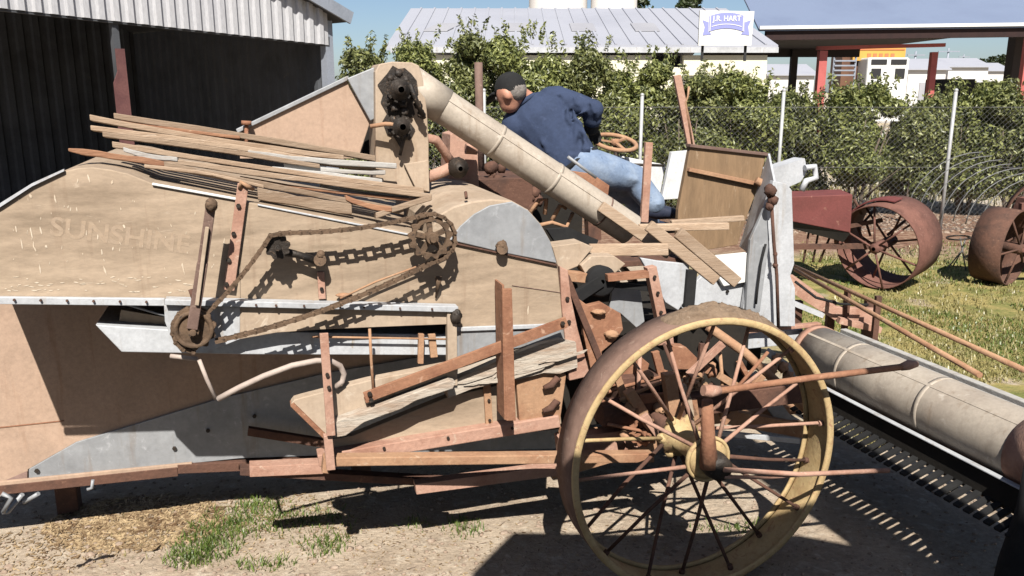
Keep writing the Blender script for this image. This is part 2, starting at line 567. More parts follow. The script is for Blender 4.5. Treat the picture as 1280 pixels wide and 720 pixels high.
for s0, s1 in ((L0, SLEN - 4.3), (SLEN - 4.3, SLEN + .18)):
    q0, q1 = A0 + SD * s0, A0 + SD * s1
    z0, z1 = zt(s0) , zt(min(s1, SLEN)) - max(0, s1 - SLEN) * .4
    a = [Vector((q0.x, q0.y, z0)) + SN * .12, Vector((q1.x, q1.y, z1)) + SN * .12, Vector((q1.x, q1.y, z1)) - SN * 4.8, Vector((q0.x, q0.y, z0)) - SN * 4.8]
    mb.hexa([v - Z * .05 for v in a], a)
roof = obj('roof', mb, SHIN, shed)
mb = MB()
q0, q1 = A0 + SD * (SLEN - 4.3), A0 + SD * (SLEN + .2)
mb.beam(Vector((q0.x, q0.y, zt(SLEN - 4.3))) + SN * .14, Vector((q1.x, q1.y, 2.77 - .08)) + SN * .14, .03, .13)
obj('barge_board', mb, TRIM, shed)
mb = MB(); mb.box(B0 + Z * 1.33 - SN * .06, .1, .1, 2.66, (SD, SN, Z)); obj('post', mb, TRIM, shed)
pp = A0 + SD * (1.37)
# the bay post stands where the photograph's does, on the front line
for s in [i * .01 for i in range(0, 345)]:
    q = A0 + SD * s
    if q.x / q.y * F_PX + CX > 166: pp = q; break
mb = MB(); mb.box(pp - SN * .06 + Z * 1.3, .06, .06, 2.6, (SD, SN, Z)); pst = obj('post', mb, SHIN, shed)
mb = MB()
e = [(-.075, 1.2), (-.075, 1.98), (-.03, 2.08), (-.03, 2.28), (.05, 2.28), (.055, 1.2)]
mb.prism3([pp + SN * .0 + SD * x + Z * z for x, z in e], -SN * .018)
obj('bracket_plate', mb, weather('maroon bracket paint', (.16, .07, .065), (.12, .05, .05), None), pst)
mb = MB(); mb.beam(A0 + SD * L0 - SN * .03 + Z * (zb(L0) + .02), B0 - SN * .03 + Z * (zb(SLEN) + .04), .05, .1); obj('front_beam', mb, SHIN, shed)

# ---------------------------------------------------------------- far buildings
ROOFM = weather('whitened iron roof', (.40, .41, .46), (.36, .37, .42), None, .4, .4, .2, .5, 0, .02)
CREAM = weather('cream wall paint', (.80, .76, .60), (.72, .67, .52), None, .5, .4, .2, .8, 0, .02)
DARKO = plain('dark opening', (.02, .02, .022), .9)
SKYL = weather('aged skylight sheet', (.36, .36, .39), (.42, .42, .44), None, .8, .5, .2, .5, 0, .02)
Yw = 20.0
wl, wr = WY(500, 60, Yw).x, WY(960, 60, Yw).x
ez, rz = WY(740, 69, Yw).z, WY(740, 15, Yw + 5).z + .1
wh = thing('long_warehouse', 'long cream warehouse with whitened iron roof behind the hedge', 'building', ((wl + wr) / 2, Yw, 0))
xo0, xo1 = WY(815, 70, Yw).x, WY(855, 70, Yw).x
oz0, oz1 = WY(815, 84, Yw).z, WY(815, 69, Yw).z
mb = MB()
mb.box(((wl + xo0) / 2, Yw + .15, ez / 2), xo0 - wl, .3, ez)
mb.box(((wr + xo1) / 2, Yw + .15, ez / 2), wr - xo1, .3, ez)
mb.box(((xo0 + xo1) / 2, Yw + .15, oz0 / 2), xo1 - xo0, .3, oz0)
mb.box((wl + .15, Yw + 5.2, ez / 2), .3, 9.8, ez); mb.box((wr - .15, Yw + 5.2, ez / 2), .3, 9.8, ez)
mb.box(((wl + wr) / 2, Yw + 10.2, ez / 2), wr - wl, .2, ez)
obj('wall', mb, CREAM, wh)
mb = MB(); mb.box(((xo0 + xo1) / 2, Yw + .5, (oz0 + oz1) / 2), xo1 - xo0, .1, oz1 - oz0); obj('dark_opening', mb, DARKO, wh)
mb = MB()
for sgn in (0, 1):
    y0 = Yw - .1 if not sgn else Yw + 10.4
    a = [Vector((wl - .3, y0, ez + .22)), Vector((wr + .2, y0, ez + .22)), Vector((wr + .2, Yw + 5, rz)), Vector((wl - .3, Yw + 5, rz))]
    mb.hexa([v - Z * .12 for v in a], a)
x = wl
while x < wr:                            # ribs of the roof sheets
    mb.beam((x, Yw - .1, ez + .232), (x, Yw + 5, rz + .012), .05, .03)
    x += .38
rf = obj('roof', mb, ROOFM, wh)
sl = (rz - ez - .22) / 5.1
for px, py in ((554, 44), (650, 37), (728, 37), (806, 33)):
    mb = MB()
    p = WY(px, py, Yw + 2.0)
    yy = p.y
    a = [Vector((p.x + dx * .3 + (dy * .16 if px < 600 else 0), yy + dy * .5, ez + .22 + (yy + dy * .5 - Yw + .1) * sl + .012)) for dx, dy in ((-1, -1), (1, -1), (1, 1), (-1, 1))]
    mb.hexa(a, [v + Z * .02 for v in a]); obj('skylight', mb, SKYL, rf)
mb = MB(); mb.box(((wl + wr) / 2, Yw - .06, ez + .14), wr - wl + .4, .1, .05); mb.box(((wl + wr) / 2, Yw - .12, ez + .11), wr - wl + .4, .06, .12)
obj('verandah_eave', mb, GALVW, wh)

# sign on the warehouse roof edge
Ys = Yw - 1.3
sp = [WY(873, 57, Ys), WY(939, 57, Ys), WY(943, 14, Ys), WY(875, 13, Ys)]
sg = thing('business_sign', 'white board with blue ribbon banner reading J.R. HART on roof edge', 'sign', (sp[0] + sp[1]) / 2)
mb = MB(); mb.prism3(sp, (0, .08, 0)); obj('board', mb, WHITEP, sg)
BLUE = plain('ribbon blue', (.27, .29, .60), .5)
sc_ = Ys / F_PX
cxs, czs = WY(908, 34, Ys).x, WY(908, 30, Ys).z
def sgp(x, y, o): return Vector((cxs + x * sc_, Ys - o, czs - y * sc_))
mb = MB()
arc = lambda x: (x / 21) ** 2 * 4.0
xsn = [-21 + i * 42 / 14 for i in range(15)]
for a, b_ in zip(xsn[:-1], xsn[1:]):
    q = [(a, -13 + arc(a)), (b_, -13 + arc(b_)), (b_, 5 + arc(b_)), (a, 5 + arc(a))]
    mb.prism3([sgp(x, y, .004) for x, y in q], (0, -.008, 0))
for s in (-1, 1):
    mb.prism3([sgp(s * x, y, .003) for x, y in ((21.6, -2), (29, -4.5), (26, 3), (28, 13), (18, 12), (19, 9.8), (21.6, 9.3))], (0, -.006, 0))
obj('ribbon', mb, BLUE, sg)
def text(name, body, size, mat, parent, origin, ex, ez_, extr=.003, align='CENTER', stretch=1.0):
    cu = bpy.data.curves.new(name, 'FONT')
    cu.offset = size * .02
    cu.body, cu.size, cu.extrude, cu.align_x, cu.align_y = body, size, extr, align, 'CENTER'
    cu.materials.append(mat)
    tmp = bpy.data.objects.new(name, cu)
    C.objects.link(tmp)
    me = bpy.data.meshes.new_from_object(tmp.evaluated_get(bpy.context.evaluated_depsgraph_get()))
    bpy.data.objects.remove(tmp)
    if not me.materials: me.materials.append(mat)
    o = bpy.data.objects.new(name, me)
    C.objects.link(o)
    ex, ez_ = Vector(ex).normalized(), Vector(ez_).normalized()
    n = ex.cross(ez_)
    M = Matrix((ex * stretch, ez_, n)).transposed().to_4x4()
    M.translation = Vector(origin) - ORG[parent]
    o.parent = parent
    o.matrix_local = M
    return o
t_ = text('lettering', 'J.R. HART', .155, WHITEP, sg, sgp(0, -6, .016), (1, 0, 0), (0, 0, 1), .003, stretch=.92)
BLUEP = plain('pale ribbon line', (.72, .72, .86), .5)
mb = MB()
for a, b_ in zip(xsn[1:-2], xsn[2:-1]):
    mb.prism3([sgp(x, y, .013) for x, y in ((a, -.3 + arc(a)), (b_, -.3 + arc(b_)), (b_, .6 + arc(b_)), (a, .6 + arc(a)))], (0, -.006, 0))
for s in (-1, 1):
    mb.prism3([sgp(s * x, y, .013) for x, y in ((19.3, -9.0), (20.3, -8.8), (20.3, 8.4), (19.3, 8.2))], (0, -.006, 0))
obj('ribbon_line', mb, BLUEP, sg)
for px in (880, 934):
    mb = MB(); q = WY(px, 58, Ys); mb.box((q.x, Ys + .14, q.z - .1), .05, .05, .4); obj('bracket', mb, DARKO, sg)

# open steel canopy
Yc = 22.0
c0, c1 = WY(944, 42, Yc).x, WY(1285, 40, Yc).x + 3
cez = WY(1100, 37, Yc).z
RED = weather('red oxide steel post', (.50, .13, .12), (.42, .10, .09), None, 2, .4, .2, .6, 0, .05)
BLROOF = weather('blue grey iron roof', (.19, .235, .34), (.17, .21, .31), None, .5, .5, .2, .5, 0, .02)
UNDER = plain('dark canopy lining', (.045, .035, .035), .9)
cn = thing('steel_canopy', 'open steel canopy with blue grey roof on red posts', 'canopy', ((c0 + c1) / 2, Yc, 0))
mb = MB()
a = [Vector((c0, Yc - .3, cez)), Vector((c1, Yc - .3, cez + .12)), Vector((c1, Yc + 6, cez + 2.6)), Vector((c0 + .6, Yc + 6, cez + 2.5))]
mb.hexa([v - Z * .06 for v in a], a)
a = [Vector((c0 + .6, Yc + 6, cez + 2.5)), Vector((c1, Yc + 6, cez + 2.6)), Vector((c1, Yc + 9, cez + .9)), Vector((c0 + 3.2, Yc + 9, cez + .8))]
mb.hexa([v - Z * .06 for v in a], a)
obj('roof', mb, BLROOF, cn)
mb = MB(); mb.beam((c0, Yc - .36, cez + .02), (c1, Yc - .36, cez + .14), .06, .08); obj('gutter', mb, WHITEP, cn)
mb = MB(); mb.beam((c0 + .2, Yc - .2, cez - .14), (c1, Yc - .2, cez - .02), .14, .26); obj('front_beam', mb, weather('shade darkened red beam', (.03, .013, .012), (.022, .01, .01), None), cn)  # beam colour taken near black for the shade under the eave
bl, br = WY(1022, 45, Yc + .6).x, WY(1182, 45, Yc + .6).x
mb = MB(); mb.beam((bl, Yc + .6, cez - .42), (br, Yc + .6, cez - .34), .12, .09); obj('cross_beam', mb, RED, cn)
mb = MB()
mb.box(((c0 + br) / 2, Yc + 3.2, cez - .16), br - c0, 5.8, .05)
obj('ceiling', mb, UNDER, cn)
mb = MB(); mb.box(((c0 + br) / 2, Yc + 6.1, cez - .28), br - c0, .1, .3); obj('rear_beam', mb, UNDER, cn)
for px, Y, w, m in ((1027, Yc + .3, .2, RED), (992, Yc + 6, .2, UNDER), (1166, Yc + 1.0, .16, RED), (1282, Yc - .1, .17, RED)):
    mb = MB(); q = WY(px, 80, Y); hh = cez - (.5 if px in (1027, 1166) else .2)
    mb.box((q.x, Y, hh / 2), w, w, hh); obj('post', mb, m, cn)

# silos
SILO = weather('white silo steel', (.82, .79, .76), (.74, .70, .67), None, .6, .4, .2, .6, 0, .02, (1, 1, .2))
for (x0, x1, lab) in ((662, 737, 'white steel silo behind roof, the wider left one'), (741, 800, 'white steel silo behind roof, right of its wider neighbour')):
    Yq = 60.0
    pa, pb = WY(x0, 12, Yq), WY(x1, 12, Yq)
    r = (pb.x - pa.x) / 2
    cx_ = (pa.x + pb.x) / 2
    mb = MB()
    prof = [(r, 0)] + [(r * (1 + (.006 if i % 2 else 0)), i * .5) for i in range(1, 23)] + [(r, 11.5), (r * .15, 13.4), (.01, 13.5)]
    mb.lathe((cx_, Yq + r, 0), (0, 0, 1), prof, 40)
    s_ = tag(obj('grain_silo', mb, SILO, at=(cx_, Yq + r, 0)), lab, 'silo', 'silos behind the warehouse')

# truck
Yt = 38.0
tl, tr = WY(1062, 80, Yt).x, WY(1134, 80, Yt).x
TBX = weather('rust orange truck crate', (.17, .085, .05), (.12, .06, .04), None, 1.5, .5, .2, .8, 0, .1, (1, 1, 1))
AMB = plain('amber header board', (.62, .34, .06), .6)
ORG_ = plain('orange red header letters', (.60, .17, .06), .6)
tk = thing('cattle_truck', 'white cab truck with brown stock crate under an amber header', 'truck', ((tl + tr) / 2, Yt, 0))
top = WY(1100, 58, Yt).z
cl, cr_ = WY(1083, 80, Yt).x, WY(1135, 80, Yt).x
mb = MB(); mb.prism3([(tl, Yt + .9, 1.1), (tr - .1, Yt + .9, 1.1), (tr - .1, Yt + .9, top), (tl, Yt + .9, top)], (tl / Yt * 4.4, 6.0, 0))
crate = obj('stock_crate', mb, TBX, tk)
mb = MB(); mb.box(((cl + cr_) / 2 - .1, Yt + .78, top - .3), cr_ - cl + .5, .2, .55); hb = obj('header_board', mb, AMB, tk)
mb = MB()
for i in range(5):
    x = (cl + cr_) / 2 - .55 + i * .26
    mb.box((x, Yt + .67, top - .36), .16, .03, .18)
mb.box(((cl + cr_) / 2 - .1, Yt + .67, top - .10), cr_ - cl + .4, .03, .05)
obj('stripe', mb, ORG_, hb)
cabt = WY(1100, 72, Yt).z
mb = MB(); mb.box(((cl + cr_) / 2, Yt + .6, (cabt + .9) / 2), cr_ - cl, 1.5, cabt - .9)
cab = obj('cab', mb, WHITEP, tk, bevel=.08)
for s in (-1, 1):
    mb = MB(); x = (cl + cr_) / 2 + s * .43
    mb.box((x, Yt - .16, WY(1100, 77.5, Yt).z), .68, .04, .22); obj('windscreen_pane', mb, DARKO, cab)
    mb = MB(); mb.box(((cl + cr_) / 2 + s * .52, Yt - .16, WY(1100, 92, Yt).z), .42, .04, .42); obj('grille', mb, DARKO, cab)
mb = MB(); mb.box(((cl + cr_) / 2, Yt - .2, .85), cr_ - cl, .3, .4); obj('bumper', mb, WHITEP, tk)
mb = MB(); mb.cyl((cr_ + .12, Yt + 1.6, 1.5), (cr_ + .2, Yt + 1.6, top + .1), .09, 10); obj('exhaust_stack', mb, TRIM, tk)
for sx in (-1, 1):
    for dy in (.5, 3.5, 6.5):
        mb = MB(); mb.cyl(((cl + cr_) / 2 + sx * .95 - .12, Yt + dy, .5), ((cl + cr_) / 2 + sx * .95 + .12, Yt + dy, .5), .5, 20); obj('wheel', mb, DARKO, tk)
# stock rails left of the truck
mb = MB()
x0, x1 = WY(1043, 80, 36).x, WY(1070, 80, 36).x
for py in (70, 76, 82, 88, 94):
    mb.box(((x0 + x1) / 2, 36, WY(1050, py, 36).z), x1 - x0, .05, .06)
for x in (x0, x1):
    mb.box((x, 36.06, 1.75), .07, .05, 3.5)
tag(obj('stock_rail', mb, TRIM), 'tall open steel stock rail beside the truck crate', 'railing')

# far sheds, poles, hill
WHB = weather('distant white shed wall', (.72, .70, .68), (.62, .60, .58), None, .3, .5, .2, .7, 0, .01)
for px0, px1, pt, Y, lab in ((1136, 1183, 86, 70, 'low white shed far beyond the truck'), (1186, 1236, 83, 85, 'far white shed with two bays between the power poles'), (962, 1018, 93, 70, 'low pale shed seen between the left canopy posts'), (1226, 1262, 88, 95, 'small far white shed below the hill')):
    a_, b_ = WY(px0, pt, Y), WY(px1, pt, Y)
    hs = thing('distant_shed', lab, 'shed', ((a_.x + b_.x) / 2, Y, 0))
    mb = MB(); mb.box(((a_.x + b_.x) / 2, Y + 3, a_.z / 2), b_.x - a_.x, 6, a_.z); obj('wall', mb, WHB, hs)
    mb = MB()
    q = [Vector((a_.x - .3, Y - .3, a_.z)), Vector((b_.x + .3, Y - .3, a_.z)), Vector((b_.x + .3, Y + 3, a_.z + .9)), Vector((a_.x - .3, Y + 3, a_.z + .9))]
    mb.hexa([v - Z * .1 for v in q], q)
    q = [Vector((a_.x - .3, Y + 3, a_.z + .9)), Vector((b_.x + .3, Y + 3, a_.z + .9)), Vector((b_.x + .3, Y + 6.3, a_.z)), Vector((a_.x - .3, Y + 6.3, a_.z))]
    mb.hexa([v - Z * .1 for v in q], q)
    obj('roof', mb, ROOFM, hs)
    mb = MB(); mb.box((a_.x * .55 + b_.x * .45, Y - .04, a_.z * .36), (b_.x - a_.x) * .25, .06, a_.z * .7); obj('door', mb, SKYL, hs)
for i, (px, pt, Y, lab) in enumerate(((1186, 60, 90, 'tallest power pole with long crossarm right of canopy'), (1145, 64, 80, 'timber power pole just right of the truck exhaust'), (1205, 68, 130, 'faintest thin power pole, farthest away'))):
    q = WY(px, pt, Y)
    pl = thing('power_pole', lab, 'pole', (q.x, Y, 0), 'distant power poles')
    mb = MB(); mb.cyl((q.x, Y, 0), (q.x, Y, q.z), .16, 8, .1); obj('pole', mb, TRIM, pl)
    mb = MB(); mb.box((q.x, Y - .12, q.z - .35), 2.2 if i == 0 else 1.6, .12, .12); obj('crossarm', mb, TRIM, pl)
hm = MB()
hx = [WY(1120, 90, 260).x + i * 3 for i in range(60)]
hv, hf = [], []
for j in range(8):
    for i, x in enumerate(hx):
        t = min(1, i / 26)
        h = 13.5 * (t * t * (3 - 2 * t)) * math.sin(math.pi * min(1, (j + .001) / 5) * .5) + noise.noise(Vector((x * .06, j, 0))) * .8
        hv.append((x, 250 + j * 12, max(-.2, h if j else -.3)))
for j in range(7):
    for i in range(len(hx) - 1):
        hf.append([j * len(hx) + i, j * len(hx) + i + 1, (j + 1) * len(hx) + i + 1, (j + 1) * len(hx) + i])
hm.add(hv, hf, True)
tag(obj('hill', hm, weather('distant scrubby hill', (.20, .20, .14), (.30, .26, .19), None, .12, .5, .2, .95, 0, .1)), 'low scrubby hill beyond the far sheds', 'hill', kind='structure')
mb = MB()
q = WY(1188, 96, 28); mb.box((q.x, 28, 1.15), 1.0, 1.2, 2.3); q2 = WY(1230, 100, 28); mb.box((q2.x, 28.2, 1.1), 1.2, 1.0, 2.2)
tag(obj('dark_skip_bin', mb, DARKO), 'low black bin standing behind the hedge right of canopy', 'bin')
mb = MB(); q = WY(1271, 70, 24); mb.box((q.x, 24, 1.8), .38, .38, 3.6); mb.box((q.x, 24, 3.62), .46, .46, .06)
tag(obj('dark_pillar', mb, UNDER), 'tall dark square pillar near right canopy post', 'pillar')

# ---------------------------------------------------------------- trees and hedge
LEAF = leafmat('hedge leaf green', (.05, .072, .02), (.42, .45, .15))
LEAFD = leafmat('hedge leaf olive', (.045, .062, .02), (.36, .38, .14))
LEAFF = leafmat('far tree leaf', (.03, .05, .015), (.075, .095, .03))
def leaf_cloud(mb, c, rad, n, size, rng_, shell=.7):
    for _ in range(n):
        while True:
            q = Vector((rng_.uniform(-1, 1), rng_.uniform(-1, 1), rng_.uniform(-1, 1)))
            l = q.length
            if 0 < l < 1: break
        q = q / l * (l ** shell) * rng_.gauss(1, .13)
        p = Vector((c[0] + q.x * rad[0], c[1] + q.y * rad[1], c[2] + q.z * rad[2]))
        nrm = (q + Vector((rng_.gauss(0, .7), rng_.gauss(0, .7), rng_.gauss(.35, .7)))).normalized()
        t = nrm.cross(Vector((rng_.gauss(0, 1), rng_.gauss(0, 1), rng_.gauss(0, 1)))).normalized()
        b_ = nrm.cross(t)
        s = size * rng_.uniform(.6, 1.35)
        mb.add([p - t * s, p + b_ * s * .42 + nrm * s * .12, p + t * s, p - b_ * s * .42 + nrm * s * .12], [[0, 1, 2, 3]])

def bush(name, label, x, y, top, w, low, seed, mat, n, group, size=.038, stems=6, cat='shrub'):
    r_ = random.Random(seed)
    t = thing(name, label, cat, (x, y, 0), group)
    mb = MB()
    h = top - low
    blobs = []
    nb = 15
    for k in range(nb):
        f = (k + .5) / nb
        zz = low + h * (.10 + .84 * f)
        rr = w * (.64 if f < .8 else .5) * r_.uniform(.75, 1.15)
        a = r_.uniform(0, 6.28)
        d = w * .55 * r_.random() ** .6 * (1 - .25 * f)
        blobs.append(((x + math.cos(a) * d * 1.2, y + math.sin(a) * d * .8, zz), (rr * .62, rr * .55, min(h * .2, rr * .5) * r_.uniform(.8, 1.2))))
    for c, rd in blobs:
        leaf_cloud(mb, c, rd, n // nb, size, r_)
    for _ in range(34):                 # shoots that break the outline
        a, f = r_.uniform(0, 6.28), r_.random()
        p = Vector((x + math.cos(a) * w * .6 * r_.random(), y + math.sin(a) * w * .5 * r_.random(), top - h * .28 * r_.random()))
        dr = Vector((math.cos(a) * .35, math.sin(a) * .3, 1)).normalized()
        for s in range(8):
            leaf_cloud(mb, p + dr * (.03 * s), (.04, .04, .03), 3, size * .9, r_)
    obj('crown', mb, mat, t, raw=True)
    mb = MB()
    for s in range(stems):
        a = r_.uniform(0, 6.28)
        p0 = Vector((x + math.cos(a) * .08, y + math.sin(a) * .08, -.03))
        p1 = p0 + Vector((math.cos(a) * w * .18, math.sin(a) * w * .14, low + h * .25))
        p2 = p1 + Vector((math.cos(a + .5) * w * .22, math.sin(a + .5) * w * .18, h * .45))
        mb.tube([p0, p0.lerp(p1, .5) + Vector((r_.gauss(0, .03), 0, 0)), p1, p2], [.028, .022, .017, .006], 6)
        for b_ in range(3):
            q = p0.lerp(p1, .4 + .25 * b_)
            mb.tube([q, q + Vector((r_.gauss(0, .25), r_.gauss(0, .2), r_.uniform(.2, .5)))], [.012, .004], 5)
    obj('stem', mb, BARK, t)
    return t

HEDGE = [  # pixel x, pixel top, lowest foliage, words
    (448, 66, .25, 'tall hedge shrub beside the zinc shed corner'),
    (520, 56, .25, 'hedge shrub rising behind the elevator head'),
    (590, 46, .25, 'tallest bushy hedge shrub left of the man in the cap'),
    (660, 52, .25, 'dense hedge shrub directly behind the black cap'),
    (732, 66, .25, 'hedge shrub behind the navy shirt and steering wheel'),
    (800, 84, .3, 'hedge shrub behind the plain fence post and red lever base'),
    (868, 88, .35, 'yellowish hedge shrub behind the upright red lever'),
    (935, 88, .4, 'hedge shrub below the roof sign, left of the middle fence post'),
    (1003, 98, .5, 'hedge shrub in front of the left red canopy post'),
    (1085, 88, .62, 'open hedge shrub with bare stems in front of the truck'),
    (1152, 102, .55, 'thin hedge shrub just left of the tall right fence post'),
    (1222, 92, .6, 'grey green hedge shrub right of the tall right fence post'),
    (1288, 90, .5, 'hedge shrub cut off by the right edge of view')]
for i, (px, pt, low, lab) in enumerate(HEDGE):
    Y = 12.9 + (i % 3) * .22
    q = WY(px, pt, Y)
    bush('hedge_shrub', lab, q.x, Y, q.z + (.10 if i < 6 else -.04 if i < 8 else -.24), .88 if i < 8 else .84, max(.06, low - (.12 if i == 9 else .3)), 40 + i, LEAF if i % 2 else LEAFD, 26000 if i < 8 else 17000, 'hedge shrubs along the wire fence')
for i, (px, pt, Y, w, lab) in enumerate(((795, 2, 75, 3.4, 'dark round tree top right of the silos above the roof'), (861, 0, 80, 2.2, 'small dark tree top just left of the sign'))):
    q = WY(px, pt, Y)
    bush('far_tree', lab, q.x, Y, q.z + .6, w * .8, q.z - 4.5, 90 + i, LEAFF, 2600, 'tree tops above the warehouse', .26, 4, 'tree')
r_ = random.Random(5)
for i, px in enumerate(range(1188, 1282, 13)):
    Y = 262 + r_.uniform(0, 16)
    pt = 88 - (px - 1180) * .20 if px < 1262 else 72
    q = WY(px, pt, Y)
    labs = ['lowest tree at the foot of the far hill', 'second tree up the far hill slope', 'third tree up the far hill slope', 'fourth tree up the far hill, mid slope', 'tree above mid slope on the far hill', 'tree just below the far hill crest', 'tree on the far hill crest', 'rightmost crest tree on the far hill']
    bush('hill_tree', labs[min(i, 7)], q.x, Y, q.z + 1, 2.6, max(0, q.z - 6), 300 + i, LEAFF, 500, 'trees on the far hill', .5, 2, 'tree')

# ---------------------------------------------------------------- chain wire fence
Yf = 11.5
fn = thing('wire_fence', 'chain wire fence on slim galvanised posts in front of the hedge', 'fence', (2, Yf, 0))
for px in (400, 605, 803, 980, 1195, 1392):
    q = WY(px, 115, Yf)
    mb = MB(); ht = 1.92 if px != 803 else 1.86
    mb.cyl((q.x, Yf, -.02), (q.x, Yf, ht), .024, 10); mb.ball((q.x, Yf, ht), .028, n=6); obj('post', mb, POSTM, fn)
mb = MB()
x0, x1 = WY(395, 115, Yf).x, WY(1400, 115, Yf).x
hF, stp = 1.72, .075
k = x0 - hF
while k < x1:
    for s in (1, -1):
        a_, b_ = (k, 0.03), (k + hF, hF)
        if s < 0: a_, b_ = (k, hF), (k + hF, 0.03)
        t0, t1 = max(0, (x0 - a_[0]) / hF), min(1, (x1 - a_[0]) / hF)
        if t1 > t0:
            pa = Vector((a_[0] + hF * t0, Yf + .035 + .004 * s, a_[1] + (b_[1] - a_[1]) * t0))
            pb = Vector((a_[0] + hF * t1, Yf + .035 + .004 * s, a_[1] + (b_[1] - a_[1]) * t1))
            mb.tube([pa, pb], .0018, 3, cap=False)
    k += stp
for z in (.05, .9, 1.7):
    mb.tube([(x0, Yf + .03, z), (x1, Yf + .03, z)], .003, 4)
obj('wire_mesh', mb, WIRE, fn, raw=True)
# ---------------------------------------------------------------- the harvester
HV = thing('harvester', 'old tan sheet metal harvester with big yellow rimmed spoked wheel', 'harvester', Lc(-.6, .3, 0))
def pr(name, pts, d, th, mat, parent=None, bevel=.003):
    return obj(name, MB().prism(pts, d, th), mat, parent or HV, bevel=bevel)
def st(name, p0, p1, w, d, th, mat, parent=None, d2=None, bevel=.002):
    return obj(name, MB().strip(p0, p1, w, d, th, d2), mat, parent or HV, bevel=bevel)
def tb(name, pts, r, mat, parent=None, n=10):      # pts: (px, py, d)
    return obj(name, MB().tube([P(*p) for p in pts], r, n), mat, parent or HV)
def bolts(parent, pts, d, r=.007, mat=None):
    for x, y in pts:
        mb = MB(); c = P(x, y, d); mb.cyl(c, c - V * .008, r, 6)
        obj('bolt', mb, mat or GREASE, parent if parent.parent in (None, HV) else parent.parent)
PXM = 2.85 / F_PX                        # metres per pixel on the side wall, about

# upper body
A = [(-82, 370), (-82, 306), (0, 259), (40, 233), (62, 221), (80, 214), (97, 210), (115, 209), (138, 212), (160, 217), (190, 229), (300, 251), (440, 276), (520, 292), (545, 300), (565, 304), (697, 331),
     (701, 370), (704, 406), (570, 411), (570, 388), (400, 380), (205, 375), (0, 372)]
up = obj('upper_body', MB().prism(A, 0, 1.25), TAN, HV, bevel=.004)
st('lower_flange', (-82, 375), (206, 378), 9, -.02, .018, GALVW, up)
bolts(up, [(18 + i * 33, 374.5 + i * .5) for i in range(6)], -.022, .004, DKRUST)
pr('top_edge_flange', [(-82, 306), (0, 259), (40, 233), (80, 214), (80, 211), (40, 229), (0, 254), (-82, 301)], -.012, .012, GALVW, up, 0)
st('edge_moulding', (190, 230), (296, 249), 3, -.010, .009, WHITEP, up)
st('edge_moulding', (322, 256), (545, 300), 2.2, -.006, .006, GALVW, up)
st('panel_seam', (300, 251), (300, 372), 1.2, -.003, .003, TANPALE, up)
st('panel_seam', (566, 304), (697, 332), 2.0, -.012, .011, DKRUST, up)
st('panel_seam', (640, 357), (702, 366), 1.0, -.003, .003, BARRUST, up)
# scuffs where the paint has gone
rs = random.Random(3)
mb = MB()
for (x, y, l, w, an) in [(20, 286, 9, 1.6, 80), (27, 305, 13, 1.5, 82), (39, 291, 16, 1.6, 78), (42, 306, 8, 1.8, 85), (51, 288, 10, 1.6, 75), (58, 308, 4, 1.6, 60), (69, 249, 11, 1.8, 78), (97, 226, 6, 2, 100), (111, 223, 13, 2.2, 75), (140, 228, 6, 2.2, 110),
                         (127, 315, 8, 1.5, 80), (131, 338, 12, 1.6, 70), (155, 283, 5, 2.2, 60), (141, 311, 5, 1.4, 95), (50, 336, 14, 1.5, 80), (229, 335, 15, 1.6, 78), (38, 245, 5, 2.6, 70), (280, 303, 12, 1.6, 95), (44, 312, 6, 1.4, 70), (108, 291, 7, 1.4, 90), (122, 296, 7, 1.4, 88),
                         (88, 262, 6, 1.2, 100), (96, 262, 6, 1.2, 80), (660, 388, 12, 1.6, 92), (474, 312, 9, 1.6, 92), (640, 316, 5, 1.6, 95)] + \
        [(rs.uniform(4, 240), rs.uniform(346, 366), rs.uniform(2, 9), rs.uniform(.7, 1.5), rs.uniform(-12, 14)) for _ in range(55)] + [(rs.uniform(10, 300), rs.uniform(240, 340), rs.uniform(2, 5), rs.uniform(.6, 1.1), rs.uniform(60, 110)) for _ in range(40)]:
    ca, sa = math.cos(R(an)) * l / 2, math.sin(R(an)) * l / 2
    q = []
    for k in range(8):
        a = k * math.pi / 4
        u_, v_ = math.cos(a) * (1 + rs.uniform(-.2, .2)), math.sin(a) * w / l * (1 + rs.uniform(-.5, .5))
        q.append((x + ca * u_ - sa * v_, y + sa * u_ + ca * v_))
    mb.prism(q, -.0012, .001)
tag(obj('paint_scuffs', mb, weather('bare scuffed primer', (.66, .56, .44), (.58, .46, .34), None, 20, .5), up), kind='stuff')
FADED = weather('faded lettering paint', (.384, .291, .214), (.395, .302, .217), (.40, .30, .212), 14, .9, .8, .8, 0, .1)
pa, pb = P(152, 296, -.0004), P(240, 308, -.0004)
text('lettering', 'SUNSHINE', .088, FADED, up, pa, pb - pa, Z - (pb - pa).normalized() * Z.dot((pb - pa).normalized()), .0003, stretch=1.05)

# top deck boards just behind the side edge
# rounded drum cover
D = [(540, 300), (541, 282), (550, 268), (568, 258), (590, 252), (615, 249), (640, 251), (660, 262), (676, 280), (688, 301), (697, 331), (565, 304)]
dc = obj('drum_cover', MB().prism(D, .001, .85), TANPALE, HV, bevel=.006)
pr('end_plate', [(562, 300), (575, 283), (592, 268), (612, 257), (640, 252), (660, 263), (676, 281), (688, 302), (696, 329), (630, 316)], -.008, .008, GALV, dc)
mb = MB(); mb.cyl(P(628, 311, -.05), P(628, 311, .02), .022, 10); mb.ball(P(627, 307, -.03), .02, jit=.3); obj('bearing_nub', mb, CHAINM, dc)
tb('crank_pin', [(583, 248, .0), (582, 240, .02)], .006, DKRUST, dc)

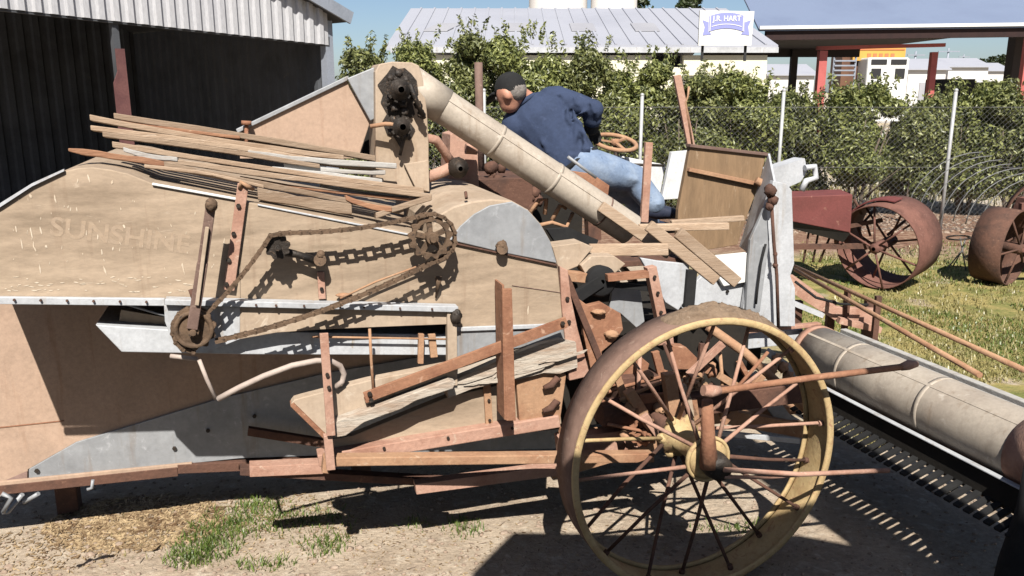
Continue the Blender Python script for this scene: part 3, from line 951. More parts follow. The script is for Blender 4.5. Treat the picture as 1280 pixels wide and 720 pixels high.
# lower body
lb = pr('lower_panel', [(-120, 340), (720, 340), (720, 440), (560, 440), (410, 466), (272, 499), (95, 553), (35, 587), (35, 600), (0, 605), (-120, 620)], .66, .03, PINKTAN)
obj('corner_sheet', MB().prism([(720, 440), (720, 560), (500, 566), (300, 573), (36, 600), (36, 587), (95.5, 553), (272, 499), (410, 466), (560, 440)], .65, .03), GALV, HV, bevel=.002)
pr('corner_patch', [(8, 600), (34, 589), (34, 599)], .655, .003, weather('dull mauve patch', (.30, .20, .17), (.25, .16, .13), None), lb, 0)
st('seam', (-100, 545), (80, 526), 1.2, .657, .003, RUST, lb, bevel=0)
bolts(lb, [(46, 588), (218, 560), (260, 538), (318, 520), (16, 603)], .645, .009)
def lbox(name, x0, x1, y0, y1, z0, z1, mat, parent=None, bevel=.004):
    a = [Lc(x0, y0, z0), Lc(x1, y0, z0), Lc(x1, y1, z0), Lc(x0, y1, z0)]
    return obj(name, MB().hexa(a, [p + Z * (z1 - z0) for p in a]), mat, parent or HV, bevel=bevel)
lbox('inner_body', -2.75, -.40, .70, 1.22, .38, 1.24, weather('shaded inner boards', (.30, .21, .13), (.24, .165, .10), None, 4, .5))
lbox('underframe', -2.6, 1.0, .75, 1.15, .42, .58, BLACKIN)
st('inner_brace', (310, 540), (410, 556), 10, .55, .03, DKRUST)

# sills and rails
st('sill', (-120, 626), (222, 590), 11, .63, .08, DKRUST)
st('sill', (222, 587), (560, 572), 11, .63, .08, DKRUST)
st('sill_lip', (-120, 617), (240, 581), 5, .635, .015, PINKTAN)
st('sill_lip', (300, 590), (560, 605), 9, .12, .05, DKRUST)
fr = st('frame_rail', (398, 577), (700, 527), 15, -.02, .07, PINKRUST, bevel=.004)
bolts(fr, [(430, 568), (480, 560), (560, 547), (640, 535)], -.022, .006)
st('frame_rail', (405, 578), (818, 573), 11, -.08, .05, TANRUST, bevel=.004)
st('frame_rail', (520, 612), (700, 588), 13, .06, .05, PINKRUST, d2=.1)
st('frame_rail', (690, 592), (850, 545), 16, .1, .05, TANRUST, d2=.15)
st('frame_rail', (700, 560), (812, 547), 24, .05, .06, PINKRUST)
st('frame_rail', (700, 550), (1000, 512), 10, .35, .05, TANRUST)
st('frame_rail', (312, 590), (405, 586), 13, .10, .06, PINKRUST)
st('frame_rail', (815, 505), (1010, 540), 18, .25, .05, TANRUST)

# tray, gusset and chute on the side
st('tray_board', (150, 394), (210, 404), 14, .10, .03, TANPALE)
tr_ = pr('tray', [(119, 406), (130, 407), (205, 412), (571, 419), (571, 444), (300, 443), (152, 440)], .03, .62, GALVW)
tb('tray_wire', [(150, 378, .02), (207, 395, .02)], .004, GALV, tr_, 6)
gs = obj('gusset', MB().prism([(205, 382), (300, 384), (300, 424), (275, 434), (258, 441), (240, 441), (224, 433), (212, 418), (206, 402)], -.03, .03), GALVW, HV, bevel=.002)
obj('side_skirt', MB().prism([(300, 384), (571, 389), (571, 405), (470, 409), (400, 412), (345, 416), (300, 424)], -.03, .03), TANPALE, HV, bevel=.002)
fl = st('skirt_flange', (206, 378), (573, 387), 7, -.055, .05, GALVW)
bolts(fl, [(320, 381), (345, 381.5), (380, 382), (425, 383), (455, 384), (500, 385), (540, 386)], -.057, .004, DKRUST)
po = st('chute_post', (565, 388), (566, 482), 12, -.045, .035, TANPALE)
mb = MB(); mb.ball(P(570, 396, -.05), .022, .02, .03, jit=.3); obj('latch', mb, GREASE, po)
ch = pr('chute', [(364, 505), (368, 500), (378, 497), (460, 476), (562, 456), (562, 478), (424, 527), (410, 547)], -.05, .05, TANPALE)
pr('chute_lip', [(408, 549), (422, 526), (480, 505), (562, 475), (570, 478), (566, 486), (520, 501), (500, 512), (455, 528), (432, 545)], -.10, .05, FLAKE, ch)
st('chute_edge', (365, 506), (410, 550), 6, -.06, .06, RUST, ch)
pr('lower_side_panel', [(404, 573), (410, 550), (440, 545), (560, 496), (640, 478), (695, 462), (702, 530), (560, 548)], .03, .04, TAN)
mb = MB()
top_ = [(560, 478), (590, 466), (620, 452), (650, 440), (676, 430), (700, 424), (720, 428)]
bot_ = [(722, 459), (700, 467), (680, 466), (650, 474), (620, 479), (590, 486), (560, 498)]
mb.prism(top_ + bot_, -.03, .10)
for i in range(9):                       # split layers of the old board
    x0 = 566 + i * 15 + rs.uniform(-5, 5); y0 = 487 - (x0 - 560) * .30 + rs.uniform(-10, 9)
    l = rs.uniform(30, 62)
    mb.prism([(x0, y0), (x0 + l, y0 - l * .30), (x0 + l * .9, y0 - l * .27 + 3), (x0 + l * .3, y0 - l * .06 + 2)], -.037 - i * .002, .006)
obj('flaking_board', mb, FLAKE, HV)
obj('side_strip', MB().prism([(571, 412), (704, 407), (708, 428), (680, 430), (571, 447)], .0, .05), GALV, HV, bevel=.002)
st('strip_edge', (571, 412), (704, 407), 5, -.012, .012, GALVW)
mb = MB().strip((456, 497), (709, 402), 12, -.10, .012)
mb.strip((457, 503), (709, 408), 3, -.10, .05)
br_ = obj('angle_brace', mb, RUST, HV, bevel=.002)
bolts(br_, [(462, 492), (464, 500), (703, 404)], -.105, .009)
mb = MB().strip((634, 361), (639, 526), 12, -.13, .012); mb.strip((629, 356), (632, 525), 3, -.128, .10)
obj('upright_angle', mb, RUST, HV, bevel=.002)
sb_ = st('strap', (608, 464), (612, 533), 9, .015, .012, TANRUST)
bolts(sb_, [(609, 470), (611, 500), (612, 525)], .012, .006)
tb('rod', [(462, 411, -.07), (464, 450, -.075), (467, 492, -.09)], .0055, TANRUST)
st('hanger', (527, 418), (526, 455), 7, -.01, .02, TANRUST)
st('hanger', (540, 418), (543, 447), 9, .0, .02, TANRUST)
tb('rod', [(390, 421, -.005), (560, 424, -.005)], .004, TANRUST)
rd = st('red_strap', (405, 417), (414, 545), 11, -.14, .012, PINKRUST)
bolts(rd, [(409, 468), (411, 484)], -.145, .007)
st('red_strap', (410, 545), (414, 588), 11, -.12, .03, PINKRUST)
st('foot_bracket', (407, 592), (409, 574), 9, -.10, .05, TANRUST)
hs_ = tb('hose', [(272, 499, -.10), (300, 484, -.11), (330, 470, -.12), (365, 457, -.12), (395, 451, -.11), (413, 451, -.09), (425, 457, -.08), (430, 467, -.07), (428, 477, -.07), (419, 484, -.07)], .0105, HOSE)
tb('pipe_stub', [(249, 450, -.10), (258, 473, -.10), (270, 499, -.10)], .007, HOSE, hs_)
tb('pipe_stub', [(213, 445, -.04), (247, 449, -.06)], .008, HOSE, hs_)

# straps and levers on the side wall
ps = st('pink_strap', (304, 230), (286, 363), 14, -.022, .015, PINKRUST)
bolts(ps, [(298, 257), (292, 292), (286, 325), (283, 355)], -.024, .008)
mb = MB().tube([P(300, 236, -.02), P(302, 228, -.03), P(308, 232, -.03), P(316, 236, .0)], .008, 8); obj('hook', mb, TANRUST, ps)
lv = obj('lever', MB().strip((264, 254), (253, 330), 13, -.16, .014).strip((253, 329), (240, 412), 14, -.165, .02), BARRUST, HV, bevel=.003)
mb = MB(); mb.ball(P(264, 256, -.17), .02, .02, .022, jit=.2); obj('knob', mb, CHAINM, lv)
st('lever_inner', (259, 284), (246, 382), 5, -.178, .012, TANPALE, lv)
mb = MB().tube([P(238, 362, -.12), P(243, 376, -.12)], .008, 6); obj('pin', mb, DKRUST, lv)

# sprockets and drive chain
def sprocket(name, px, py, d, r, teeth, spokes, mat, w=.022, parent=None, tilt=None):
    c = P(px, py, d)
    ex, ez_ = U, Z
    mb = MB()
    n = teeth * 6
    def rim(ri, ro):
        vs, fs = [], []
        for s in (0, 1):
            for k in range(n):
                a = 2 * math.pi * k / n
                ph = (k % 6)
                rr = ro * (1.15 if ph in (1, 2) else (1.06 if ph in (0, 3) else .97))
                dr = ex * math.cos(a) + ez_ * math.sin(a)
                vs += [c + dr * ri + V * (s * w), c + dr * rr + V * (s * w)]
        for k in range(n):
            k2 = (k + 1) % n
            i0, o0, i1, o1 = 2 * k, 2 * k + 1, 2 * k2, 2 * k2 + 1
            N_ = 2 * n
            fs += [[i0, o0, o1, i1], [N_ + i0, N_ + i1, N_ + o1, N_ + o0], [o0, N_ + o0, N_ + o1, o1], [i0, i1, N_ + i1, N_ + i0]]
        mb.add(vs, fs)
    rim(r * (.78 if spokes else .25), r)
    if spokes:
        for k in range(spokes):
            a = 2 * math.pi * k / spokes + .4
            dr = ex * math.cos(a) + ez_ * math.sin(a)
            mb.beam(c + dr * r * .2 + V * w * .5, c + dr * r * .8 + V * w * .5, r * .26, w * .6, V)
    mb.cyl(c - V * .03, c + V * (w + .01), r * .30, 14)
    mb.cyl(c - V * .045, c - V * .03, r * .18, 8)
    mb.cyl(c + V * w, P(px, py, .0), r * .14, 8)
    return obj(name, mb, mat, parent or HV, bevel=.0015)
sprocket('sprocket', 242, 412, -.125, .064, 11, 0, CHAINM)
mb = MB(); mb.lathe(P(242, 412, -.13), V, [(.048, 0), (.062, -.01), (.066, .02), (.05, .03)], 26, closed=True); obj('sprocket_guard', mb, CHAINM, HV)
sprocket('sprocket', 347, 309, -.105, .038, 9, 0, GREASE, .03)
sprocket('sprocket', 539, 297, -.115, .072, 13, 5, CHAINM)
tb('idler_arm', [(352, 314, -.06), (372, 318, -.06), (398, 327, -.06)], [.016, .012, .015], GREASE)
mb = MB(); mb.cyl(P(400, 325, -.08), P(400, 325, .0), .022, 12); mb.ball(P(401, 318, -.07), .014, jit=.3); obj('idler_pivot', mb, CHAINM, HV)
kn = st('red_strap', (401, 340), (403, 374), 9, -.018, .014, PINKRUST)
bolts(kn, [(402, 361)], -.022, .007)
def chain(pts, parent, pitch=.034, w=.032):
    """links laid along a polyline: side bars and cross pins"""
    pts = [Vector(p) for p in pts]
    seg, acc = [], 0
    out = [pts[0]]
    for a, b in zip(pts[:-1], pts[1:]):
        l = (b - a).length; t = pitch - acc
        while t <= l:
            out.append(a.lerp(b, t / l)); t += pitch
        acc = l - (t - pitch)
    mb = MB()
    for i, (a, b) in enumerate(zip(out[:-1], out[1:])):
        o = V * (w / 2 if i % 2 else w / 2 - .006)
        for s in (-1, 1):
            mb.beam(a + o * s, b + o * s, .006, .011)
        mb.cyl(a - V * (w / 2 + .003), a + V * (w / 2 + .003), .0075, 6)
    return obj('drive_chain', mb, CHAINM, HV)
def arc_px(cx, cy, r, a0, a1, d, n=10):
    return [P(cx + r * math.cos(R(a0 + (a1 - a0) * k / n)), cy - r * math.sin(R(a0 + (a1 - a0) * k / n)), d) for k in range(n + 1)]
def sag(a, b, s, n=8):
    return [a.lerp(b, k / n) - Z * (s * 4 * (k / n) * (1 - k / n)) for k in range(n + 1)]
dch = -.105
loop = arc_px(242, 412, 27, 300, 40, dch, 12)[:0]
e0, e1 = P(262, 392, dch), P(334, 316, dch)
run = arc_px(242, 412, 27, 270, 50, dch, 12) + sag(P(262, 388, dch), P(332, 304, dch), .012) + arc_px(347, 309, 17, 140, 80, dch, 4) + sag(P(352, 291, dch), P(520, 271, dch), .016) + \
      arc_px(539, 297, 30, 120, -80, dch, 12) + sag(P(536, 330, dch), P(262, 428, dch), .03, 10)
chain(run, HV)
tb('brace_rod', [(425, 373, -.05), (470, 352, -.05), (530, 330, -.04)], .004, TANRUST)
mb = MB(); mb.ball(P(430, 369, -.03), .03, .015, .008, jit=.2); obj('lug', mb, TANRUST, HV)
mb = MB().tube([P(548, 346, -.04), P(548, 355, -.04), P(545, 372, -.01)], [.014, .009, .004], 8); obj('drip_tap', mb, CHAINM, HV)

# elevator head, hopper and delivery pipe
hd = pr('elevator_head', [(469, 90), (474, 80), (490, 77), (515, 78), (524, 82), (529, 100), (534, 140), (536, 180), (536, 240), (470, 240)], .42, .20, TANPALE, bevel=.004)
pr('grease_stain', [(484, 92), (491, 82), (498, 86), (506, 85), (514, 92), (521, 101), (523, 116), (515, 128), (519, 143), (510, 150), (519, 162), (512, 176), (505, 172), (500, 184), (493, 172), (484, 168), (478, 152), (484, 142), (476, 128), (479, 118), (472, 106)], .413, .004, GREASE, hd, 0)
def hsprocket(px, py, d, r, teeth, spokes, mat, parent):
    return sprocket('sprocket', px, py, d, r, teeth, spokes, mat, .03, parent)
for (x, y, r) in ((499, 112, .040), (501, 158, .034)):
    c = P(x, y, .34)
    mb = MB(); mb.lathe(c, V, [(.012, -.05), (r * .5, -.045), (r * .55, -.02), (r, -.015), (r * 1.08, .0), (r, .02), (r * .5, .03), (.01, .07)], 22)
    for k in range(10):
        a = k * .628
        mb.box(c + (U * math.cos(a) + Z * math.sin(a)) * r * 1.08, .014, .02, .014, (U * math.cos(a) + Z * math.sin(a), V, (Z * math.cos(a) - U * math.sin(a))))
    obj('head_sprocket', mb, GREASE, hd)
mb = MB()
for (x, y) in ((488, 98), (498, 92), (507, 100), (511, 113), (503, 130), (487, 124), (493, 135), (505, 140), (492, 150), (507, 150), (489, 165), (506, 170), (517, 120), (523, 132), (527, 143)):
    mb.ball(P(x, y, .37), .016, jit=.5, n=7)
obj('caked_grease', mb, GREASE, hd)
mb = MB().tube([P(512, 105, .33), P(520, 125, .34), P(530, 148, .36)], .010, 6); obj('chain_end', mb, GREASE, hd)
tb('lever_arm', [(463, 158, .36), (482, 155, .34), (500, 156, .33)], .009, TANRUST, hd)
tb('drop_rod', [(510, 160, .36), (504, 178, .37), (500, 194, .38)], .007, GREASE, hd)
pr('chute_side', [(505, 205), (536, 200), (537, 240), (520, 236)], .40, .02, TANPALE, hd)
hp = pr('hopper_side', [(296, 168), (340, 143), (433, 99), (463, 152), (449, 195), (296, 195)], .50, .03, PINKTAN, bevel=.003)
st('hopper_rim', (296, 164), (436, 97), 5, .485, .05, GALV, hp)
pr('hopper_cheek', [(434, 98), (468, 84), (469, 148), (463, 151)], .47, .03, GALV, hp)
pr('hopper_back', [(463, 152), (470, 148), (470, 200), (449, 200)], .75, .03, BLACKIN, hp)
obj('hopper_floor', MB().prism([(300, 172), (440, 120), (460, 152), (447, 198), (300, 198)], .95, .03), PINKTAN, hp)
mb = MB(); mb.cyl(P(308, 187, .46), P(308, 154, .46), .008, 8); mb.cyl(P(308, 156, .46), P(308, 151, .46), .020, 10); obj('peg', mb, RUST, hp)

pa, pb = P(512, 105, .50), P(788, 287, .42)
ax_ = (pb - pa).normalized()
mb = MB(); mb.tube([pa, pa + ax_ * .06, pb], .073, 28, cap=False)
mb.tube([pb, pa], .066, 28, cap=False)
pp_ = obj('delivery_pipe', mb, PIPE, HV)
mb = MB(); q = pa.lerp(pb, .14); mb.tube([pa, q], [.079, .077], 28); obj('pipe_collar', mb, PIPE, pp_)
mb = MB(); q = pa.lerp(pb, .86); mb.tube([q, q + ax_ * .008], .0745, 28); obj('pipe_joint', mb, BARRUST, pp_)
mb = MB(); mb.cyl(pb - ax_ * .05, pb - ax_ * .04, .065, 24); obj('pipe_mouth', mb, BLACKIN, pp_)  # black disc stands for the shade inside the pipe
side = ax_.cross(V).normalized()
mb = MB(); n_ = (-V * .9 + Z * .45).normalized(); n_ = (n_ - ax_ * n_.dot(ax_)).normalized(); mb.beam(pa + n_ * .0735 + ax_ * .09, pb + n_ * .0735, .010, .004, n_); obj('pipe_seam', mb, PIPE, pp_)
for t in (.36, .62):
    mb = MB(); q = pa.lerp(pb, t); mb.tube([q, q + ax_ * .016], .0755, 28); obj('pipe_band', mb, PIPE, pp_)
tb('pipe_rail', [(710, 196, .40), (745, 222, .40)], .007, GALV, pp_)

# drive gear and engine behind the head
pr('engine_casing', [(563, 168), (572, 165), (597, 178), (599, 245), (560, 245)], .78, .18, PINKRUST)
tb('bent_arm', [(515, 169, .45), (545, 175, .48), (556, 190, .52), (566, 207, .55)], .020, PINKRUST)
tb('bent_arm', [(534, 222, .5), (556, 213, .52), (576, 202, .55)], .024, PINKRUST)
mb = MB(); mb.lathe(P(573, 210, .50), V, [(.01, -.04), (.022, -.035), (.026, -.01), (.045, 0), (.045, .02), (.02, .03), (.01, .1)], 18); obj('gear', mb, GREASE, HV)
tb('cap_knob', [(582, 186, .70), (596, 187, .70)], .024, PINKRUST)
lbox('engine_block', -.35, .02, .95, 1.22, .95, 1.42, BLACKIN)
lbox('foot_board', .0, .75, .85, 1.30, 1.02, 1.05, DKRUST)
lbox('engine_block', -.62, -.30, .8, 1.2, .9, 1.5, DKRUST)
mb = MB()
for i in range(22):
    mb.ball(P(612 + rs.uniform(0, 60), 215 + rs.uniform(-10, 45), .85), .03 * rs.uniform(.5, 1.3), jit=.4, n=6)
obj('engine_fittings', mb, DKRUST, HV)
tb('exhaust_pipe', [(601, 215, 1.25), (598, 78, 1.25)], .021, BARRUST)
tb('spring_bracket', [(663, 265, .5), (674, 250, .5), (683, 249, .5), (681, 268, .5)], .010, TANRUST)
tb('spring_bracket', [(690, 275, .5), (700, 257, .5), (708, 260, .5)], .010, TANRUST)
tb('spring_bracket', [(672, 282, .48), (690, 278, .48), (708, 284, .48), (716, 266, .5)], .009, TANRUST)
mb = MB(); mb.prism([(684, 287), (712, 285), (748, 300), (745, 310), (700, 312)], .28, .03); obj('drive_belt', mb, BLACKC, HV)
pr('seat_pan', [(716, 214), (740, 217), (762, 232), (760, 246), (726, 246)], 1.0, .28, RUST)
st('seat_post', (742, 240), (744, 300), 16, 1.1, .06, DKRUST)

# steering wheel, levers
cst = P(769, 178, 1.45)
ex, ey = (U * .97 + V * .2).normalized(), (V * .93 + Z * .30 - U * .1).normalized()
mb = MB(); mb.tube([cst + ex * .128 * math.cos(a) + ey * .128 * math.sin(a) for a in [k * math.pi / 16 for k in range(32)]], .013, 8, closed=True)
sw = obj('steering_wheel', mb, TANRUST, HV)
mb = MB()
for k in range(3):
    a = k * 2.09 + .5
    mb.beam(cst, cst + ex * .128 * math.cos(a) + ey * .128 * math.sin(a), .022, .010)
mb.cyl(cst - Z * .02, cst + Z * .02, .024, 10)
obj('wheel_spoke', mb, TANRUST, sw)
mb = MB(); mb.cyl(cst - Z * .02, P(778, 250, 1.35), .014, 10); mb.ball(P(775, 205, 1.42), .04, jit=.4, n=8); obj('steering_column', mb, GREASE, HV)
tb('link_rod', [(770, 205, 1.40), (830, 207, 1.40)], .008, GREASE)
rl = st('lever', (847, 94), (865, 184), 9, 1.25, .02, PINKRUST)
tb('lever_grip', [(861, 108, 1.25), (860, 120, 1.25), (857, 128, 1.25), (865, 180, 1.25)], .006, TANRUST, rl, 6)
st('lever', (812, 178), (806, 278), 9, .75, .02, PINKRUST)
pr('white_panel', [(840, 190), (862, 188), (855, 248), (827, 250)], 1.18, .03, OLDWHITE)
pr('white_panel', [(772, 194), (832, 206), (824, 250), (775, 250)], 1.6, .06, OLDWHITE)

# grain box at the front
hb_ = pr('box_board', [(863, 183), (958, 193), (949, 230), (934, 270), (922, 306), (852, 318), (846, 300), (848, 262)], .78, .03, BROWNBOARD)
st('top_strip', (863, 182), (960, 193), 4, .765, .05, BARRUST, hb_)
st('batten', (862, 212), (953, 231), 5, .755, .03, TANRUST, hb_)
mb = MB().tube([P(945, 225, .74), P(958, 232, .72), P(966, 244, .68), P(968, 256, .66)], [.018, .026, .024, .02], 10); obj('arm', mb, TANRUST, hb_)
mb = MB(); mb.prism3([P(960, 192, .77), P(967, 226, .50), P(940, 320, .50), P(924, 308, .77)], U * .012); obj('box_end_sheet', mb, GALVW, hb_)
es = pr('end_sheet', [(967, 226), (984, 230), (990, 238), (993, 330), (988, 345), (994, 360), (994, 408), (926, 408), (936, 340), (944, 310)], .46, .03, GALVW)
pr('fold_sheet', [(938, 300), (958, 255), (962, 300), (950, 390), (932, 400)], .44, .02, GALV, es)
rp = tb('long_rod', [(964, 246, .40), (967, 300, .40), (971, 345, .40), (973, 408, .40)], .0085, DKRUST)
mb = MB()
for (x, y, r) in ((963, 238, .03), (966, 250, .026), (962, 258, .02), (969, 332, .013), (969, 318, .011)):
    mb = MB(); mb.ball(P(x, y, .40), r, jit=.4, n=8); obj('rod_joint', mb, DKRUST, rp)
fs_ = pr('front_sheet', [(893, 330), (937, 316), (940, 402), (930, 432), (872, 415), (852, 384), (866, 356)], .50, .03, GALVW)
pr('ledge', [(888, 330), (898, 320), (938, 316), (937, 352), (905, 358)], .47, .03, WHITEP, fs_)
bolts(fs_, [(909, 364), (898, 380), (870, 385)], .495, .008)
tb('curved_strip', [(957, 305, .42), (951, 330, .42), (947, 360, .42), (945, 380, .42)], .006, BLACKC)
mb = MB(); mb.prism3([P(962, 212, 1.1), P(1006, 198, 1.1), P(1009, 214, 1.1), P(1001, 227, 1.1), P(972, 240, 1.1)], V * .1); mb.tube([P(1006, 210, 1.08), P(1018, 208, 1.08), P(1020, 222, 1.08), P(1008, 226, 1.08), P(1002, 238, 1.08)], .018, 8); obj('folded_cover', mb, GALVW, HV)
pr('top_bracket', [(690, 308), (728, 303), (742, 309), (722, 333), (700, 342)], .12, .10, TANPALE)
pr('top_bracket', [(726, 332), (740, 320), (768, 320), (782, 330), (764, 346), (736, 350)], .10, .08, TANPALE)
st('cross_board', (706, 345), (742, 349), 12, .08, .05, TANRUST)
for nm, a, b, w, d, d2 in (('reel_slat', (752, 258), (838, 318), 14, .34, .24), ('reel_slat', (738, 313), (836, 312), 15, .18, .18), ('reel_slat', (812, 282), (897, 351), 15, .20, .14), ('reel_slat', (849, 291), (923, 354), 15, .18, .12), ('reel_slat', (800, 285), (912, 283), 9, .30, .30), ('reel_slat', (840, 279), (931, 273), 7, .42, .42)):
    st(nm, a, b, w, d, .022, WOOD, d2=d2, bevel=.004)
mb = MB(); mb.lathe(P(752, 352, .06), V, [(.01, -.01), (.055, -.01), (.066, .0), (.062, .05), (.01, .06)], 22); obj('belt_pulley', mb, BLACKC, HV)
st('black_strap', (722, 372), (752, 352), 14, .04, .03, BLACKC)
st('black_strap', (765, 356), (812, 361), 7, .06, .02, BLACKC)
st('cross_board', (760, 348), (812, 343), 9, .02, .03, RUST)
r1 = pr('rust_plate', [(700, 333), (710, 338), (714, 372), (722, 410), (738, 470), (712, 476), (706, 420), (702, 380)], -.01, .03, PINKRUST)
bolts(r1, [(709, 373), (711, 402), (716, 440)], -.014, .008)
st('dark_slot', (708, 345), (762, 478), 8, .02, .04, DKRUST)
r2 = pr('rust_plate', [(724, 374), (735, 382), (752, 378), (776, 392), (779, 412), (770, 425), (752, 440), (762, 482), (742, 478), (730, 420)], .03, .03, RUST)
mb = MB(); mb.ball(P(764, 418, .02), .03, .02, .018, jit=.3); mb.ball(P(748, 390, .02), .03, .02, .012, jit=.3); obj('lug', mb, TANRUST, r2)
pr('rust_plate', [(645, 470), (695, 462), (708, 468), (700, 528), (650, 535)], -.005, .03, TANRUST)
mb = MB()
for (x, y) in ((690, 481), (689, 510)):
    c = P(x, y, -.03); mb = MB(); mb.tube([c - U * .035 - Z * .01, c, c + U * .02 + Z * .025, c + U * .035 + Z * .015], [.010, .016, .014, .008], 8); obj('cast_hook', mb, DKRUST, HV)
pr('patch_sheet', [(766, 358), (800, 356), (803, 380), (806, 402), (796, 410), (776, 392), (762, 385)], .12, .02, GALV)
us = st('upright_strap', (815, 334), (829, 402), 12, .02, .04, PINKRUST)
bolts(us, [(818, 346), (822, 366), (826, 390)], .015, .007)
pr('crumpled_sheet', [(800, 322), (822, 326), (862, 330), (859, 372), (848, 388), (832, 378)], .18, .02, GALVW)
st('black_strap', (866, 338), (862, 386), 12, .16, .03, BLACKC)
lbox('core_block', -.38, .70, .42, 1.18, .36, .86, BLACKIN)  # block filling the machine's core, shade put into its black
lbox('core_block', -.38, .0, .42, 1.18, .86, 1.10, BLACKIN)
lbox('axle_beam', -.25, .75, .0, .10, .53, .62, DKRUST)

for a_, b_, w_, d_, m_ in (((772, 470), (800, 552), 9, .02, TANRUST), ((800, 500), (834, 498), 12, .0, RUST), ((806, 520), (840, 566), 10, -.08, PINKRUST), ((846, 470), (838, 520), 7, -.04, RUST), ((862, 470), (905, 430), 8, .05, PINKRUST), ((868, 500), (876, 556), 7, -.05, TANRUST),
                         ((720, 520), (800, 508), 9, .12, PINKRUST), ((752, 500), (792, 540), 8, .06, RUST), ((900, 470), (960, 506), 9, .08, TANRUST), ((925, 452), (958, 512), 6, .1, RUST), ((905, 530), (955, 470), 7, .02, TANRUST), ((820, 440), (830, 478), 9, .1, RUST), ((880, 430), (876, 470), 8, .1, DKRUST), ((700, 540), (760, 560), 10, .1, RUST), ((960, 440), (1000, 470), 10, .2, GALV), ((782, 430), (842, 424), 12, .1, PINKRUST)):
    st('gear_strut', a_, b_, w_, d_, .02, m_)
sprocket('sprocket', 806, 540, -.02, .06, 12, 4, RUST)
sprocket('sprocket', 868, 478, .06, .045, 10, 4, TANRUST)
for (x, y, r) in ((792, 512, .03), (826, 512, .022), (850, 508, .02), (812, 470, .02), (838, 548, .025), (782, 545, .018)):
    c = P(x, y, -.03); mb = MB(); mb.lathe(c, V, [(.004, -.02), (r * .5, -.02), (r * .55, 0), (r, .0), (r, .03), (.004, .04)], 14); obj('boss', mb, TANRUST, HV)
for a_, b_, r_, d_, m_ in (((775, 500), (850, 470), .008, .02, TANRUST), ((760, 530), (870, 560), .007, -.02, RUST), ((830, 430), (860, 530), .007, .05, DKRUST), ((890, 520), (960, 440), .008, .04, RUST), ((800, 440), (790, 540), .009, .06, PINKRUST), ((900, 440), (900, 520), .008, .1, TANRUST), ((730, 500), (830, 470), .008, .1, RUST), ((940, 520), (1000, 480), .007, .06, TANRUST)):
    tb('control_rod', [(a_[0], a_[1], d_), ((a_[0] + b_[0]) / 2 + 3, (a_[1] + b_[1]) / 2 - 3, d_), (b_[0], b_[1], d_)], r_, m_)
sprocket('sprocket', 838, 500, .02, .035, 9, 0, RUST)
sprocket('sprocket', 778, 520, .05, .05, 11, 4, DKRUST)
# gear and castings seen between the spokes
pr('casting', [(785, 450), (800, 445), (812, 455), (808, 468), (762, 485), (755, 470)], .15, .06, RUST)
pr('casting', [(838, 432), (858, 434), (872, 448), (890, 460), (885, 468), (868, 462), (845, 462)], .12, .06, RUST)
st('tilted_iron', (788, 490), (822, 545), 13, -.05, .04, TANRUST)
st('tilted_iron', (838, 468), (848, 540), 15, -.06, .04, TANRUST)
st('tilted_iron', (855, 482), (870, 520), 6, -.05, .03, TANPALE)
tb('brace_tube', [(885, 408, .30), (930, 440, .22), (1012, 516, .10)], .022, TANRUST)
st('galv_brace', (940, 470), (985, 530), 18, .28, .02, GALV)
mb = MB()
for i in range(24):
    mb = MB(); mb.ball(P(rs.uniform(795, 900), rs.uniform(455, 560), .2), .022 * rs.uniform(.4, 1.2), jit=.5, n=6); obj('casting_lug', mb, rs.choice((DKRUST, RUST, TANRUST)), HV)
for (x, y) in ((970, 448), (978, 458), (964, 462), (985, 470)):
    mb = MB(); mb.ball(P(x, y, .2), .026, jit=.5, n=7); obj('casting_lug', mb, TANRUST, HV)
st('light_rod', (880, 540), (1000, 552), 6, .2, .02, GALVW)
mb = MB(); mb.cyl(Lc(-.014, -.3, .553), Lc(-.014, .4, .553), .028, 14); obj('axle', mb, DKRUST, HV)
lbox('inner_wheel_hanger', -.12, .06, .1, .35, .40, .70, DKRUST)

# the big wheel
WC = Lc(-.014, 0, .553)
RW = .553
mb = MB()
mb.lathe(WC, V, [(RW, -.30), (RW, -.45), (RW - .010, -.45), (RW - .012, -.44), (RW - .012, -.31), (RW - .010, -.30)], 96, closed=True)
wh_ = obj('wheel', mb, TREAD, HV)
mb = MB(); mb.lathe(WC, V, [(RW - .001, -.452), (RW - .004, -.458), (RW - .024, -.458), (RW - .030, -.452), (RW - .026, -.444), (RW - .010, -.444)], 96, closed=True); obj('rim_lip', mb, OCHRE, wh_)
mb = MB(); mb.lathe(WC, V, [(RW - .011, -.312), (RW - .030, -.308), (RW - .030, -.300), (RW - .011, -.297)], 96, closed=True); obj('rim_lip', mb, OCHRE, wh_)
mb = MB(); mb.lathe(WC, V, [(RW - .0125, -.442), (RW - .0165, -.43), (RW - .0165, -.32), (RW - .0125, -.31)], 96, closed=True); obj('rim_inside', mb, OCHRE, wh_)
mb = MB()
mb.lathe(WC, V, [(.03, -.20), (.075, -.205), (.082, -.235), (.050, -.25), (.046, -.42), (.072, -.43), (.078, -.455), (.052, -.465), (.02, -.465)], 28)
for k in range(6):
    a = k * math.pi / 3
    dr = U * math.cos(a) + Z * math.sin(a)
    mb.ball(WC + V * -.22 + dr * .075, .022, jit=.2, n=8)
hub = obj('hub', mb, OCHRE, wh_)
mb = MB(); mb.lathe(WC, V, [(.048, -.46), (.052, -.50), (.046, -.545), (.03, -.555), (.005, -.556)], 24); obj('hub_cap', mb, GREASE, hub)
mb = MB(); mb.lathe(WC, V, [(.085, -.432), (.092, -.44), (.092, -.452), (.085, -.458), (.078, -.45), (.078, -.44)], 28, closed=True); obj('hub_ring', mb, OCHRE, hub)
NS = 18
